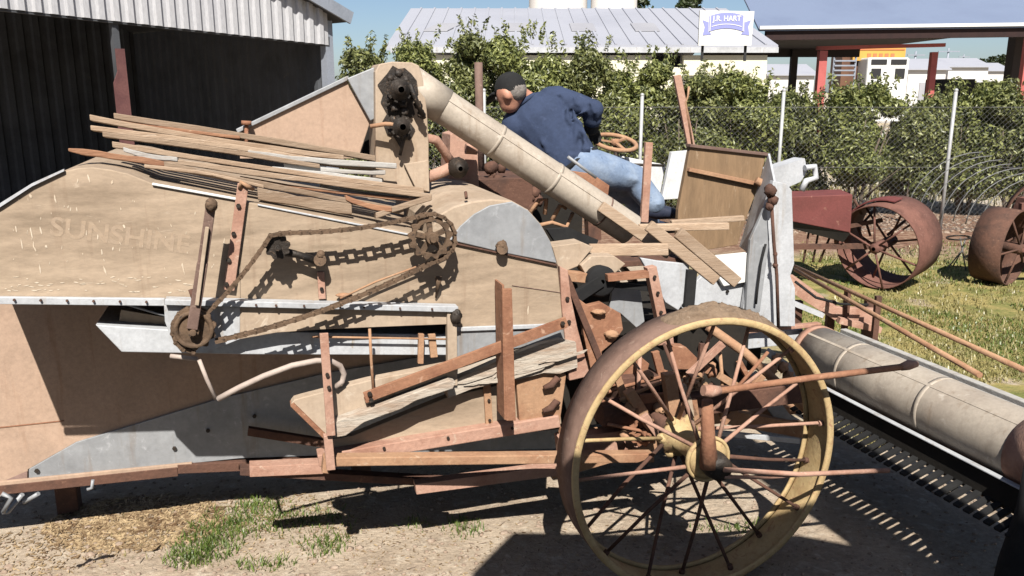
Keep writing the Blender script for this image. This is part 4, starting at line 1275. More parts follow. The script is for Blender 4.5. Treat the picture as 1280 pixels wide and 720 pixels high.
for k in range(NS):
    a = 2 * math.pi * (k + .35) / NS
    near = k % 2
    dr = U * math.cos(a) + Z * math.sin(a)
    a2 = a + (.22 if k % 4 < 2 else -.22)
    d2 = U * math.cos(a2) + Z * math.sin(a2)
    y0 = -.44 if near else -.225
    p0, p1 = WC + V * y0 + d2 * .07, WC + V * (-.345 if near else -.405) + dr * (RW - .014)
    mb = MB(); mb.tube([p0, p0.lerp(p1, .5) + Z * random.uniform(-.006, .006) + U * random.uniform(-.006, .006), p1], [.0085, .0075, .007], 8)
    mb.cyl(p1 - dr * .02, p1, .012, 8)
    obj('spoke', mb, OCHRE if k in (8,) else (PINKRUST if math.sin(a) > -.15 else DKRUST), wh_)  # lower spokes turn dark to carry the shade there
mb = MB()                                # caked earth on top of the tread
mv, mf, na, nb = [], [], 90, 16
for i in range(na + 1):
    t = i / na
    a = R(54 + 54 * t)
    dr = U * math.cos(a) + Z * math.sin(a)
    for j in range(nb + 1):
        s_ = j / nb
        env = max(0, math.sin(math.pi * t)) ** .6 * max(0, math.sin(math.pi * s_)) ** .7
        nn = noise.noise(Vector((t * 9, s_ * 2.2, 5))) * .6 + noise.noise(Vector((t * 26, s_ * 6, 9))) * .35 + noise.noise(Vector((t * 70, s_ * 16, 2))) * .16
        h = env * (.028 + .034 * nn) - .003
        mv.append(WC + V * (-.452 + .150 * s_) + dr * (RW + h))
for i in range(na):
    for j in range(nb):
        q = i * (nb + 1) + j
        mf.append([q, q + 1, q + nb + 2, q + nb + 1])
mb.add(mv, mf, True)
obj('mud_clod', mb, MUD, wh_)
# loose rods by the hub
sp_ = obj('pull_rod', MB().tube([P(897, 489, -.55), P(1010, 473, -.56), P(1132, 458, -.56)], .0125, 10), RUST, HV)
mb = MB().tube([P(879, 488, -.55), P(888, 489, -.55), P(900, 488, -.55)], [.020, .024, .016], 10); obj('rod_end', mb, PINKRUST, sp_)
mb = MB().tube([P(1126, 459, -.56), P(1136, 456, -.56), P(1146, 455, -.56)], [.014, .020, .012], 10); obj('rod_end', mb, PINKRUST, sp_)
tb('thin_rod', [(905, 587, -.56), (1000, 593, -.56), (1111, 588, -.56)], .0095, PINKRUST)
tb('thin_rod', [(905, 596, -.55), (960, 597, -.55), (1020, 592, -.55)], .007, PINKRUST)
obj('spindle', MB().tube([P(884, 500, -.50), P(885, 540, -.51), P(886, 584, -.52)], [.021, .026, .036], 10), RUST, HV)

# comb header running towards the camera at the right
dx_, dz_ = 1.15, .585
mb = MB(); mb.tube([Lc(dx_, .50, dz_), Lc(dx_, -.1, dz_), Lc(dx_, -.80, dz_), Lc(dx_, -1.3, dz_)], .138, 40)
dr_ = obj('beater_drum', mb, PIPE, HV)
mb = MB(); mb.tube([Lc(dx_, .46, dz_), Lc(dx_, .505, dz_)], .142, 40); obj('drum_rim', mb, PINKRUST, dr_)
mb = MB(); mb.tube([Lc(dx_, -.80, dz_), Lc(dx_, -1.1, dz_)], .144, 40); obj('drum_band', mb, PINKRUST, dr_)
for y in (.18, -.34):
    mb = MB(); mb.tube([Lc(dx_, y, dz_), Lc(dx_, y - .025, dz_)], .1395, 40); obj('drum_joint', mb, PIPE, dr_)
mb = MB(); nd = (U * -.55 + Z * .83); mb.beam(Lc(dx_, .48, dz_) + nd * .1385, Lc(dx_, -.8, dz_) + nd * .1385, .012, .004, nd); obj('drum_seam', mb, PIPE, dr_)
lbox('header_plate', 1.00, 1.015, -1.3, .55, .40, .50, BLACKIN)
lbox('header_lip', .985, 1.012, -1.3, .55, .50, .508, GALVW)
lbox('header_floor', 1.02, 1.46, -1.3, .55, .38, .40, DKRUST)
lbox('header_board', 1.31, 1.345, -1.2, .62, .60, .655, WOODGREY)
lbox('header_board', 1.50, 1.54, -1.2, .75, .56, .61, WOODGREY)
lbox('header_arm', .60, 1.10, .54, .60, .62, .70, GALVW)
lbox('header_bar', .62, 1.18, .50, .535, .715, .735, PINKRUST)
for k in range(34):                      # comb fingers along the lower edge, added for striped shadows, blackened as shade
    y = -1.25 + k * .047
    mb = MB(); mb.beam(Lc(1.0, y, .405), Lc(.885, y - .01, .37), .027, .010); obj('comb_finger', mb, BLACKC, HV)
for y in (.30, -.18, -.62):
    c = Lc(1.005, y, .40)
    mb = MB().tube([c, c - Z * .035, c - Z * .055 - U * .02, c - Z * .045 - U * .05, c - Z * .03 - U * .055], .008, 8); obj('hook', mb, BLACKC, HV)
mb = MB().tube([Lc(1.02, -1.0, .62), Lc(.98, -1.02, .45), Lc(.93, -1.0, .25), Lc(.92, -.98, .05)], [.09, .085, .07, .06], 14); obj('header_leg', mb, BLACKC, HV)
# left landing wheels / stand legs that keep the body up
for x, y in ((-2.55, .95), (-1.2, .95), (.2, .95)):
    lbox('stand_leg', x, x + .09, y, y + .09, -.01, .6, DKRUST)
mb = MB(); mb.lathe(WC, V, [(RW, 1.30), (RW, 1.15), (RW - .012, 1.15), (RW - .012, 1.30)], 72, closed=True); mb.lathe(WC, V, [(.05, 1.1), (.06, 1.12), (.06, 1.3), (.01, 1.32)], 20)
for k in range(14):
    a = k * .4488; dr = U * math.cos(a) + Z * math.sin(a)
    mb.tube([WC + V * 1.22 + dr * .05, WC + V * 1.22 + dr * (RW - .01)], .008, 6)
obj('wheel', mb, TREAD, HV)
mb = MB()
for p in ([(2, 617, -.02), (14, 622, -.02), (4, 640, .0)], [(28, 618, .0), (10, 640, .02), (3, 640, .02)], [(48, 617, .0), (30, 628, .03)]):
    mb.tube([P(*q) for q in p], .008, 6)
obj('dangling_links', mb, GALV, HV)
mb = MB().tube([P(116, 600, -.0), P(115, 610, 0), P(109, 612, 0)], .006, 6); obj('hook', mb, GALV, HV)
# ---------------------------------------------------------------- loose timbers stacked on the harvester roof
def deckz(px, py):
    """where a line of sight meets the sloping roof of the body"""
    return P(px, py, 0)
PL = [  # x0, y0, x1, y1, width px, d0, d1, material, words
    (142, 145, 512, 206, 10, .46, .44, WOOD, 'longest grey tan slat along the top of the timber stack'),
    (112, 147, 430, 197, 9, .40, .38, WOOD, 'tan slat under the top one, its blunt end sticking out left'),
    (113, 160, 470, 213, 9, .34, .34, WOOD, 'tan slat third down with notched left end'),
    (310, 191, 496, 207, 9, .32, .30, WOODGREY, 'grey painted slat against the peg, right half of stack'),
    (355, 206, 482, 216, 7, .28, .26, WOODGREY, 'white painted slat with red tip, right half of stack'),
    (340, 211, 478, 226, 7, .24, .22, WOODGREY, 'lower grey slat below the white painted one'),
    (128, 168, 400, 208, 8, .28, .26, WOOD, 'short tan slat with square left end in the middle of stack'),
    (140, 180, 530, 238, 9, .22, .20, WOOD, 'long tan slat crossing to the right past the elevator foot'),
    (154, 187, 222, 199, 8, .165, .165, WOODGREY, 'short grey block between rusty slats at left of stack'),
    (195, 199, 540, 245, 9, .17, .15, WOOD, 'long thin tan slat ending beside the big spoked sprocket'),
    (85, 187, 215, 206, 9, .12, .12, WOODRED, 'red brown pointed slat, lowest at the left end of stack'),
    (205, 206, 505, 264, 10, .10, .08, WOOD, 'lowest long tan slat at the front of the stack'),
    (150, 153, 300, 172, 6, .43, .42, WOODRED, 'thin red brown strip just under the topmost slat'),
    (230, 178, 480, 214, 5, .36, .34, WOOD, 'thin pale strip wedged below the peg'),
    (300, 222, 520, 250, 5, .19, .17, WOODRED, 'thin red brown strip between the two long lower slats'),
    (180, 207, 330, 233, 5, .085, .085, WOOD, 'thin loose strip along the front edge of the stack'),
    (400, 232, 512, 246, 5, .21, .20, WOODGREY, 'short thin grey strip near the elevator foot'),
    (322, 242, 440, 262, 17, .05, .05, WOOD, 'thick square timber block lying below the stack'),
    (432, 247, 490, 262, 9, .08, .06, WOODRED, 'broken red brown splinter at the right end of the block'),
    (470, 270, 540, 247, 10, .06, .08, WOOD, 'short pale splinter crossing the slat ends beside the chain')]
for i, (x0, y0, x1, y1, w, d0, d1, m, lab) in enumerate(PL):
    mb = MB()
    n = 7
    rsx = random.Random(i)
    bow = rsx.uniform(-.012, .010)
    tilt = V * (.050 if w < 14 else .03) - Z * .006
    a_, b_ = [], []
    for k in range(n + 1):
        t = k / n
        c = Vector(P(x0 + (x1 - x0) * t, y0 + (y1 - y0) * t, d0 + (d1 - d0) * t))
        c += Z * bow * math.sin(math.pi * t) + Z * rsx.uniform(-.0015, .0015)
        h = w * .5 * .0024 * rsx.uniform(.82, 1.08) * (1 if 0 < k < n or x0 != 85 else .5)
        a_.append((c + Z * h, c - Z * h, c - Z * h + tilt, c + Z * h + tilt))
    vs = [v for q in a_ for v in q]
    fs = [[0, 3, 2, 1], [4 * n, 4 * n + 1, 4 * n + 2, 4 * n + 3]]
    for k in range(n):
        for e in range(4):
            e2 = (e + 1) % 4
            fs.append([4 * k + e, 4 * k + e2, 4 * k + 4 + e2, 4 * k + 4 + e])
    mb.add(vs, fs)
    tag(obj('timber_slat', mb, m, bevel=.003), lab, 'timber', 'loose timbers stacked on the harvester')

# ---------------------------------------------------------------- the man at the wheel
MAN = thing('person', 'person in black cap, navy shirt and jeans bending over steering wheel', 'person', P(738, 212, 1.15) - Z * .2)
def remesh(o, vox=.014, sm=6):
    m = o.modifiers.new('remesh', 'REMESH'); m.mode = 'VOXEL'; m.voxel_size = vox; m.use_smooth_shade = True
    s = o.modifiers.new('smooth', 'SMOOTH'); s.iterations = sm; s.factor = .5
    return o
hip = P(716, 205, 1.15)
def limb(mb, pts, rad, n=14):
    mb.tube(pts, rad, n)
    for p, r in zip(pts, rad): mb.ball(p, r * .99, n=10)
    return mb
axis = (P(662, 130, 1.28) - hip).normalized()
wid = (P(700, 112, 1.25) - P(640, 160, 1.30)); wid = (wid - axis * wid.dot(axis)).normalized()
dep = axis.cross(wid).normalized()
TL = (P(662, 130, 1.28) - hip).length
def ring(t, w, dd, s=0.0, b=0.0): return (hip + axis * (TL * t) + wid * s + dep * b, wid * w, dep * dd)
neck, headc = P(652, 121, 1.28), P(638, 114, 1.24)
shR, elR, wrR = P(693, 122, 1.25), P(742, 137, 1.12), P(739, 160, 1.18)
shL, elL, wrL = P(645, 158, 1.32), P(640, 205, 1.42), P(690, 205, 1.52)
hR, kR, aR = P(730, 208, 1.10), P(792, 224, 1.12), P(818, 256, 1.05)
hL, kL, aL = P(716, 220, 1.20), P(790, 240, 1.28), P(812, 275, 1.22)
# body: one continuous skin
mb = MB()
mb.loft([ring(-.10, .12, .08), ring(.25, .12, .085), ring(.6, .125, .085), ring(.9, .11, .07), ring(1.05, .05, .05)])
limb(mb, [P(660, 127, 1.28), neck, headc], [.055, .052, .055])
mb.ball(headc, .064, .078, .096, n=14, ax=(V, U, Z))
fdir = (-U * .60 + V * .62 - Z * .72).normalized()
fup = (Z - fdir * Z.dot(fdir)).normalized(); fs_ = fdir.cross(fup)
mb.ball(headc + fdir * .045 - fup * .045, .055, .05, .05, n=10)
mb.ball(headc + fdir * .080 - fup * .012, .016, .014, .022, n=8)
for s in (-1, 1):
    mb.ball(headc + fs_ * (.067 * s) - fup * .022 + fdir * .0, .016, .024, .036, n=8, ax=(fs_, fdir, fup))
limb(mb, [shR, elR, wrR], [.045, .036, .030])
limb(mb, [shL, elL, wrL], [.055, .042, .032])
limb(mb, [hR, kR, aR], [.085, .06, .042]); limb(mb, [hL, kL, aL], [.085, .06, .042])
def hand(mb, w, dr, side, curl, sc=1.0, th=.0):
    """palm, four bent fingers of unequal length and a thumb that leaves its side"""
    dr, side = Vector(dr).normalized(), Vector(side).normalized()
    nrm = dr.cross(side)
    mb.loft([(w, side * .026 * sc, nrm * .017 * sc), (w + dr * .04 * sc, side * .038 * sc, nrm * .016 * sc), (w + dr * .085 * sc, side * .040 * sc, nrm * .013 * sc)])
    for i, l in enumerate((.068, .078, .072, .056)):
        b = w + dr * .08 * sc + side * ((-.028 + .019 * i) * sc)
        d1 = (dr + nrm * curl * .5).normalized(); d2 = (dr * .45 + nrm * curl).normalized(); d3 = (nrm * curl - dr * .35).normalized()
        p1 = b + d1 * l * .45 * sc; p2 = p1 + d2 * l * .33 * sc; p3 = p2 + d3 * l * .25 * sc
        mb.tube([b - dr * .02, b, p1, p2, p3], [.0095, .0095, .009, .008, .0065], 8); mb.ball(p3, .0066, n=5)
    t0 = w + dr * .03 * sc - side * .03 * sc
    t1 = t0 - side * .03 * sc + dr * .03 * sc + nrm * curl * .012; t2 = t1 + dr * .03 * sc + nrm * curl * .022
    mb.tube([t0, t1, t2], [.013, .011, .008], 8); mb.ball(t2, .0082, n=5)
body = remesh(obj('body', mb, SKIN, MAN), .011, 4)
# gloved hands
mb = MB(); hand(mb, wrR, P(748, 176, 1.36) - wrR, U, 1.0); limb(mb, [elR.lerp(wrR, .55), wrR], [.046, .040]); gl = remesh(obj('glove', mb, BLACKC, MAN), .0055, 3)
mb = MB(); hand(mb, wrL, P(724, 196, 1.52) - wrL, V, 1.0); limb(mb, [elL.lerp(wrL, .8), wrL], [.040, .036]); remesh(obj('glove', mb, BLACKC, MAN), .0055, 3)
# shirt
mb = MB()
mb.loft([ring(-.06, .140, .11), ring(.05, .145, .118), ring(.3, .152, .122), ring(.55, .160, .126), ring(.78, .168, .122), ring(.95, .15, .10, -.01), ring(1.06, .075, .07)])
limb(mb, [hip + axis * TL * .86 + wid * .10, shR.lerp(elR, .08), shR.lerp(elR, .55), elR, elR.lerp(wrR, .5)], [.078, .068, .062, .054, .052])
limb(mb, [hip + axis * TL * .86 - wid * .12, shL, elL, elL.lerp(wrL, .75)], [.088, .078, .062, .052])
rr = random.Random(11)
def crease(mb, p0, p1, lift, r, back):
    """a raised fold lying along the cloth from p0 to p1"""
    n = 7
    pts = [p0.lerp(p1, k / n) + back * lift * math.sin(math.pi * k / n) + Vector((rr.gauss(0, .004), rr.gauss(0, .004), rr.gauss(0, .004))) for k in range(n + 1)]
    mb.tube(pts, [r * math.sin(math.pi * (k + .6) / (n + 1.2)) for k in range(n + 1)], 6)
bk = (-V - Z * .1).normalized()
def sp(t, s, o=.108): return hip + axis * TL * t + wid * s + bk * o
for (t0, s0, t1, s1) in ((.78, .13, .42, .05), (.72, .145, .30, .10), (.62, .14, .20, .02), (.50, .13, .12, .09), (.88, .06, .60, -.05), (.35, .12, .05, .04), (.32, .05, .10, -.04), (.26, -.02, .09, .06), (.70, -.06, .40, -.10), (.22, .11, .08, .07), (.45, -.02, .25, -.10)):
    crease(mb, sp(t0, s0), sp(t1, s1), .012, .013, bk)
for t, q in ((.2, -.05), (.38, .04), (.55, -.04), (.72, .05), (.9, -.03)):
    c = shR.lerp(elR, t) + bk * .05
    crease(mb, c - Z * .05 - U * q, c + Z * .045 + U * q, .014, .012, bk)
remesh(obj('shirt', mb, SHIRT, MAN), .008, 3)
mb = MB(); mb.tube([neck - axis * .035 + wid * .062 * math.cos(a) + dep * .058 * math.sin(a) for a in [k * math.pi / 10 for k in range(20)]], .013, 8, closed=True)
obj('collar', mb, SHIRT, MAN)
# trousers
mb = MB()
mb.loft([ring(-.22, .12, .10), ring(-.10, .145, .12), ring(.06, .138, .11), ring(.10, .132, .105)])
limb(mb, [hR - axis * .0, hR.lerp(kR, .5), kR, kR.lerp(aR, .55), aR.lerp(kR, .06)], [.108, .098, .080, .068, .066])
limb(mb, [hL, hL.lerp(kL, .5), kL, kL.lerp(aL, .55), aL.lerp(kL, .06)], [.108, .098, .080, .068, .066])
for k in range(22):
    t, q = rr.random(), rr.choice(((hR, kR), (kR, aR)))
    c = q[0].lerp(q[1], t) - V * (.092 if q[0] is hR else .074)
    d_ = (U * rr.uniform(-.3, 1) + Z * rr.uniform(-1, 1)).normalized()
    mb.tube([c - d_ * .05 + V * .03, c + V * .006, c + d_ * .05 + V * .03], [.005, .012, .005], 6)
remesh(obj('trousers', mb, DENIM, MAN), .011, 4)
mb = MB(); mb.tube([hip + axis * TL * -.02 + wid * .146 * math.cos(a) + dep * .118 * math.sin(a) for a in [k * math.pi / 14 for k in range(28)]], .013, 6, closed=True); obj('belt', mb, BLACKC, MAN)
for a_, nm in ((aR, 1), (aL, 2)):
    mb = MB(); f0 = a_ - Z * .035 - U * .01
    mb.loft([(f0 - U * .03, V * .035, Z * .03), (f0 + U * .02, V * .042, Z * .046), (f0 + U * .10 - Z * .012, V * .046, Z * .034), (f0 + U * .18 - Z * .022, V * .040, Z * .024), (f0 + U * .205 - Z * .026, V * .02, Z * .012)])
    obj('shoe', mb, SHOE, MAN)
# hair, cap
mb = MB(); mb.ball(headc - fdir * .022 - fup * .002, .0660, .068, .072, n=14, ax=(fs_, fdir, fup)); hair = obj('hair', mb, HAIR, MAN)
mb = MB()
vs, fs2 = [], []
cu_ = (fup - fdir * .42).normalized(); cf_ = (fdir + fup * .42).normalized()
for i in range(9):
    th = R(4 + i * 12.6)
    for k in range(28):
        ph = 2 * math.pi * k / 28
        q = Vector((math.sin(th) * math.cos(ph), math.sin(th) * math.sin(ph), math.cos(th)))
        vs.append(headc + cu_ * .014 + fs_ * q.x * .073 + cf_ * (q.y * .086 - .004) + cu_ * q.z * .084)
for i in range(8):
    for k in range(28):
        fs2.append([i * 28 + k, (i + 1) * 28 + k, (i + 1) * 28 + (k + 1) % 28, i * 28 + (k + 1) % 28])
fs2.append(list(range(28)))
mb.add(vs, fs2, True)
br0 = headc + cu_ * .012 + cf_ * .076
mb.loft([(br0, fs_ * .062, cu_ * .010), (br0 + cf_ * .04 - cu_ * .012, fs_ * .056, cu_ * .007), (br0 + cf_ * .066 - cu_ * .030, fs_ * .03, cu_ * .005)])
obj('cap', mb, BLACKC, MAN)
for s in (-1, 1):
    mb = MB(); mb.ball(headc + fdir * .072 + fs_ * .028 * s + fup * .012, .011, n=8); obj('eye', mb, plain('eye', (.25, .22, .2), .3) if s < 0 else bpy.data.materials['eye'], MAN)
mb = MB(); mb.tube([headc + fdir * .074 - fup * .052 + fs_ * x for x in (-.022, 0, .022)], [.004, .007, .004], 6); obj('mouth', mb, plain('lips', (.35, .13, .1), .5), MAN)

# ---------------------------------------------------------------- other implements beyond
def steel_wheel(parent, c, axis, r, w, nsp, mat, off=0.0, tread_t=.012):
    axis = Vector(axis).normalized()
    a = axis.cross(Z).normalized()
    mb = MB(); mb.lathe(c, axis, [(r, 0), (r, w), (r - tread_t, w), (r - tread_t, 0)], 56, closed=True)
    wl_ = obj('wheel', mb, mat, parent)
    mb = MB(); mb.lathe(c, axis, [(.02, -.06), (.05, -.05), (.055, .0), (.05, w * .7), (.02, w * .7 + .02)], 18); obj('hub', mb, mat, wl_)
    for k in range(nsp):
        t = 2 * math.pi * k / nsp + off
        dr = a * math.cos(t) + Z * math.sin(t)
        o1 = axis * (.04 if k % 2 else w * .55)
        mb = MB(); mb.tube([Vector(c) + (axis * -.03 if k % 2 else axis * w * .5) + dr * .045, Vector(c) + o1 + dr * (r - .01)], .011, 6); obj('spoke', mb, mat, wl_)
    return wl_
b0 = G(1098, 362)
im = thing('seed_drill', 'rusty implement with maroon hopper and wide steel wheel by fence', 'farm implement', b0 - Vector((.6, 0, 0)))
Yi = b0.y
c1 = Vector((b0.x - .06, Yi, .42))
axw = (.72, .62, .12)
wl1 = steel_wheel(im, c1, axw, .42, .48, 12, OXWHEEL, .2)
mb = MB(); qc = c1 + Vector(axw).normalized() * .05
for a in range(8):
    t = R(40 + a * 8); dr = Vector(axw).normalized().cross(Z).normalized() * -math.cos(t) + Z * math.sin(t)
    mb.box(qc + Vector(axw).normalized() * .12 + dr * .445, .09, .16, .012, (Vector(axw).normalized().cross(dr), Vector(axw).normalized(), dr))
obj('mudguard', mb, REDPANEL, im)
hx0, hx1 = WY(985, 260, Yi + .25), WY(1066, 260, Yi + .05)
t0, t1 = WY(985, 246, Yi + .25), WY(1066, 243, Yi + .05)
u0, u1 = WY(985, 276, Yi + .25), WY(1063, 291, Yi + .05)
mb = MB(); mb.hexa([t0, t1, u1, u0], [p + Vector((.05, .45, 0)) for p in (t0, t1, u1 , u0)]); obj('hopper', mb, REDPANEL, im, bevel=.008)
mb = MB(); mb.prism3([u0 - Z * .005, u1 - Z * .005, u1 - Z * .10 + Vector((-.04, .05, 0)), u0 - Z * .07 + Vector((0, .05, 0))], (.03, .3, 0)); obj('hopper_throat', mb, BLACKIN, im)
for px in (1012, 1024, 1042):
    q = WY(px, 285, Yi + .3); q2 = WY(px - 8 if px < 1040 else px - 18, 328, Yi + .25)
    mb = MB(); mb.tube([q, q2], .012, 6); obj('seed_tube', mb, DKRUST, im)
mb = MB(); mb.beam(c1 + Vector((-.02, .1, 0)), Vector((c1.x - 1.1, Yi + .35, .36)), .05, .05); mb.beam(Vector((c1.x - .75, Yi + .4, .62)), Vector((c1.x - .75, Yi + .4, -.02)), .06, .06); mb.beam(Vector((c1.x - .5, Yi + .4, .5)), c1 + Vector((.1, .15, .25)), .04, .04)
obj('frame', mb, DKRUST, im)
for k in range(9):
    p0 = c1 + Vector((-.1 + rs.uniform(-.2, .3), .15 + rs.uniform(0, .3), rs.uniform(-.1, .3))); mb = MB(); mb.tube([p0, p0 + Vector((rs.uniform(-.25, .25), rs.uniform(-.1, .2), rs.uniform(.05, .25)))], .014, 6); obj('linkage', mb, rs.choice((OXWHEEL, DKRUST)), im)

b1 = G(1258, 358)
i2 = thing('rusted_tractor', 'rusted steel wheeled implement cut off by right edge', 'farm implement', b1 + Vector((.4, .3, 0)))
c2 = Vector((b1.x + .08, b1.y + .05, .38))
steel_wheel(i2, c2, (-.62, .75, .05), .38, .30, 10, DKRUST, .1)
mb = MB(); mb.beam(c2, c2 + Vector((.9, -.1, .02)), .07, .07); mb.beam(c2 + Vector((.25, .15, .0)), c2 + Vector((.3, .15, .55)), .06, .06); mb.beam(c2 + Vector((.1, .2, .38)), c2 + Vector((1.0, .1, .45)), .07, .09); obj('frame', mb, OXWHEEL, i2)
mb = MB(); mb.hexa([c2 + Vector(v) for v in ((.22, .2, .12), (.9, .1, .12), (.9, .1, .5), (.3, .2, .44))], [c2 + Vector(v) for v in ((.22, .6, .12), (.9, .5, .12), (.9, .5, .5), (.3, .6, .44))]); obj('gear_case', mb, OXWHEEL, i2)
mb = MB(); mb.lathe(c2 + Vector((.75, .55, .16)), (.3, .9, 0), [(.52, 0), (.52, .12), (.505, .12), (.505, 0)], 40, closed=True)
obj('wheel', mb, DKRUST, i2)
for k in range(7):
    q0 = c2 + Vector((.55 - .03 * k, .6 + .05 * k, .10)); mb = MB()
    mb.tube([q0 + Vector((-.62 * math.sin(a) * (1 + .05 * k) , .1 * k, .55 * math.cos(a) * (1 + .06 * k))) for a in [j * .19 for j in range(9)]], .006, 5); obj('tine', mb, WIRE, i2)
q = G(1196, 335)
rsn = thing('ring_stand', 'thin metal stand with an open ring on top in the grass', 'stand', q)
rc = WY(1198, 297, q.y)
mb = MB(); mb.tube([rc + Vector((.115 * math.cos(a), .115 * math.sin(a), .012 * math.cos(a))) for a in [k * math.pi / 12 for k in range(24)]], .010, 6, closed=True); obj('ring', mb, GREASE, rsn)
for dx, dy in ((-.14, -.05), (.05, -.1), (.03, .14)):
    mb = MB(); mb.tube([rc + Vector((.08 if dx > 0 else .02, 0, 0)), rc + Vector((.06, 0, -.14)), Vector((q.x + dx, q.y + dy, -.01))], .007, 6); obj('leg', mb, WIRE, rsn)
mb = MB(); mb.tube([rc + Vector((.1, 0, 0)), rc + Vector((.28, 0, -.07))], .008, 6); obj('arm', mb, GREASE, rsn)

# rusty draw frame lying between
d0 = G(1098, 411, .0)
df = thing('draw_frame', 'rusty red steel draw frame with two long parallel pipes', 'frame', G(1090, 440))
zz = .62
for a_, b_ in (((994, 337), (1225, 469)), ((994, 333), (1290, 467))):
    mb = MB(); mb.tube([G(*a_, zz), G(*b_, zz)], .014, 12); obj('pipe', mb, TANRUST, df)
for px, py in ((1060, 361), (1098, 370)):
    q = G(px, py, zz)
    mb = MB(); mb.box(Vector((q.x, q.y, zz / 2)), .035, .035, zz); obj('upright', mb, DKRUST, df)
e = [G(990, 344, .60), G(1042, 383, .5), G(1100, 388, .5)]
Yp = G(1042, 383, .5).y
mb = MB(); mb.prism3([WY(978, 344, Yp), WY(990, 345, Yp), WY(1044, 384, Yp), WY(1100, 387, Yp), WY(1098, 409, Yp), WY(1046, 402, Yp), WY(986, 364, Yp)], (.02, .05, 0)); obj('web_plate', mb, PINKRUST, df, bevel=.003)
mb = MB(); mb.tube([WY(994, 352, Yp - .1), WY(1020, 372, Yp - .1), WY(1050, 380, Yp - .1), WY(1085, 381, Yp - .1)], .009, 8); obj('cable', mb, BLACKC, df)
mb = MB(); mb.beam(WY(985, 376, Yp - .25), WY(1028, 394, Yp - .25), .05, .03); obj('sill', mb, GALVW, df)
mb = MB(); mb.beam(WY(1048, 400, Yp - .05), WY(1100, 412, Yp - .05), .05, .04); obj('sill', mb, PINKRUST, df)
for px in (1004, 1046, 1094):
    q = WY(px, 400, Yp); mb = MB(); mb.box(Vector((q.x, q.y + .12, .25)), .05, .05, .52); obj('leg', mb, DKRUST, df)

# ---------------------------------------------------------------- awning added unseen behind the viewpoint, shaped to shade the lower right
HA = 2.95
def up_(px, py, h=HA): return G(px, py) + sdir * (h / sdir.z)
AW = weather('awning sheet', (.16, .15, .14), (.11, .105, .10), None)
aw = thing('shade_caster', 'added flat dark awning on posts, standing behind the viewpoint', 'shade_caster', up_(900, 900, 0) - Vector((0, 3.4, 0)))
mb = MB()
def slab(pts): mb.prism3([up_(*p) for p in pts], (0, 0, .012))
def ul(x, y): return Lc(x, y, 0) + sdir * (HA / sdir.z)
bx = [up_(590, 720), up_(641, 668), up_(1000, 672), up_(1055, 683), ul(.76, -.36), ul(.76, .95), ul(1.0, .85), ul(1.0, -1.3)]
far_r = Vector((7.0, bx[-1].y, HA))
mb.prism3(bx + [far_r, Vector((7.0, -7, HA)), Vector((-5.5, -7, HA)), Vector((-5.5, -.35, HA)), Vector((bx[0].x - .1, -.35, HA))], (0, 0, .02))  # wide reach added to cut skylight and bounced light
obj('sheet', mb, AW, aw)
for x, y in ((.1, -6.8), (3.4, -6.8), (6.8, -6.8), (6.8, -2.2), (3.4, -2.2), (.1, -2.2), (-5.4, -6.8), (-5.4, -.5), (-2.7, -2.2)):
    mb = MB(); mb.box(Vector((x, y, HA / 2)), .08, .08, HA); obj('post', mb, DKRUST, aw)

# ---------------------------------------------------------------- grass, chips, stones
rg = random.Random(21)
GR = leafmat('green grass blade', (.07, .12, .02), (.20, .27, .06), .3)
DRY = leafmat('dry yellow grass blade', (.22, .20, .07), (.44, .38, .17), .3)
def blades(mb, spots, hmin, hmax, w):
    for x, y in spots:
        h = rg.uniform(hmin, hmax); a = rg.uniform(0, 6.28); ln = rg.uniform(.2, 1.1) * h
        b = Vector((x, y, gz(x, y) - .004)); sd = Vector((math.cos(a), math.sin(a), 0)) * w * rg.uniform(.6, 1.3)
        ld = Vector((-math.sin(a), math.cos(a), 0)) * ln
        m_ = b + ld * .4 + Z * h * .65
        mb.add([b - sd, b + sd, m_ + sd * .7, m_ - sd * .7, b + ld + Z * h], [[0, 1, 2, 3], [3, 2, 4]])
def patch(px, py, rx, ry, n):
    c = G(px, py); out = []
    for _ in range(n):
        r_, a = rg.random() ** .7, rg.uniform(0, 6.28)
        out.append((c.x + rx * r_ * math.cos(a), c.y + ry * r_ * math.sin(a)))
    return out
mb = MB()
sp2 = patch(262, 682, .15, .18, 800) + patch(300, 655, .22, .16, 600) + patch(235, 700, .10, .10, 260) + patch(345, 645, .22, .15, 200) + patch(390, 655, .2, .2, 220) + patch(410, 682, .12, .10, 220) + patch(320, 632, .12, .08, 260) + patch(580, 660, .10, .10, 160) + patch(330, 708, .15, .05, 130) + patch(520, 655, .08, .08, 60) + patch(920, 660, .25, .05, 160)
blades(mb, sp2, .010, .045, .0026)
x = 0
sp3 = []
while len(sp3) < 15000:
    px, py = rg.uniform(1000, 1300), rg.uniform(285, 470)
    c = G(px, py)
    if c.x < 1.9 or c.y > 10.8: continue
    if noise.noise(Vector((c.x * 1.1, c.y * 1.1, 4))) > -.02: sp3.append((c.x, c.y))
blades(mb, sp3[:6000], .012, .045, .005)
tag(obj('grass', mb, GR, at=(0, 0, 0), raw=True), 'short green grass in tufts on the yard', 'grass', kind='stuff')
mb = MB()
sp4 = []
while len(sp4) < 12000:
    px, py = rg.uniform(1000, 1300), rg.uniform(285, 560)
    c = G(px, py)
    if c.x > 1.9 and c.y < 10.8 and noise.noise(Vector((c.x * .9, c.y * .9, 14))) > -.15: sp4.append((c.x, c.y))
blades(mb, sp4, .012, .05, .005)
blades(mb, [(rg.uniform(1.5, 12), rg.uniform(14.2, 17)) for _ in range(3000)], .08, .3, .01)
blades(mb, patch(300, 660, .6, .35, 350), .008, .03, .002)
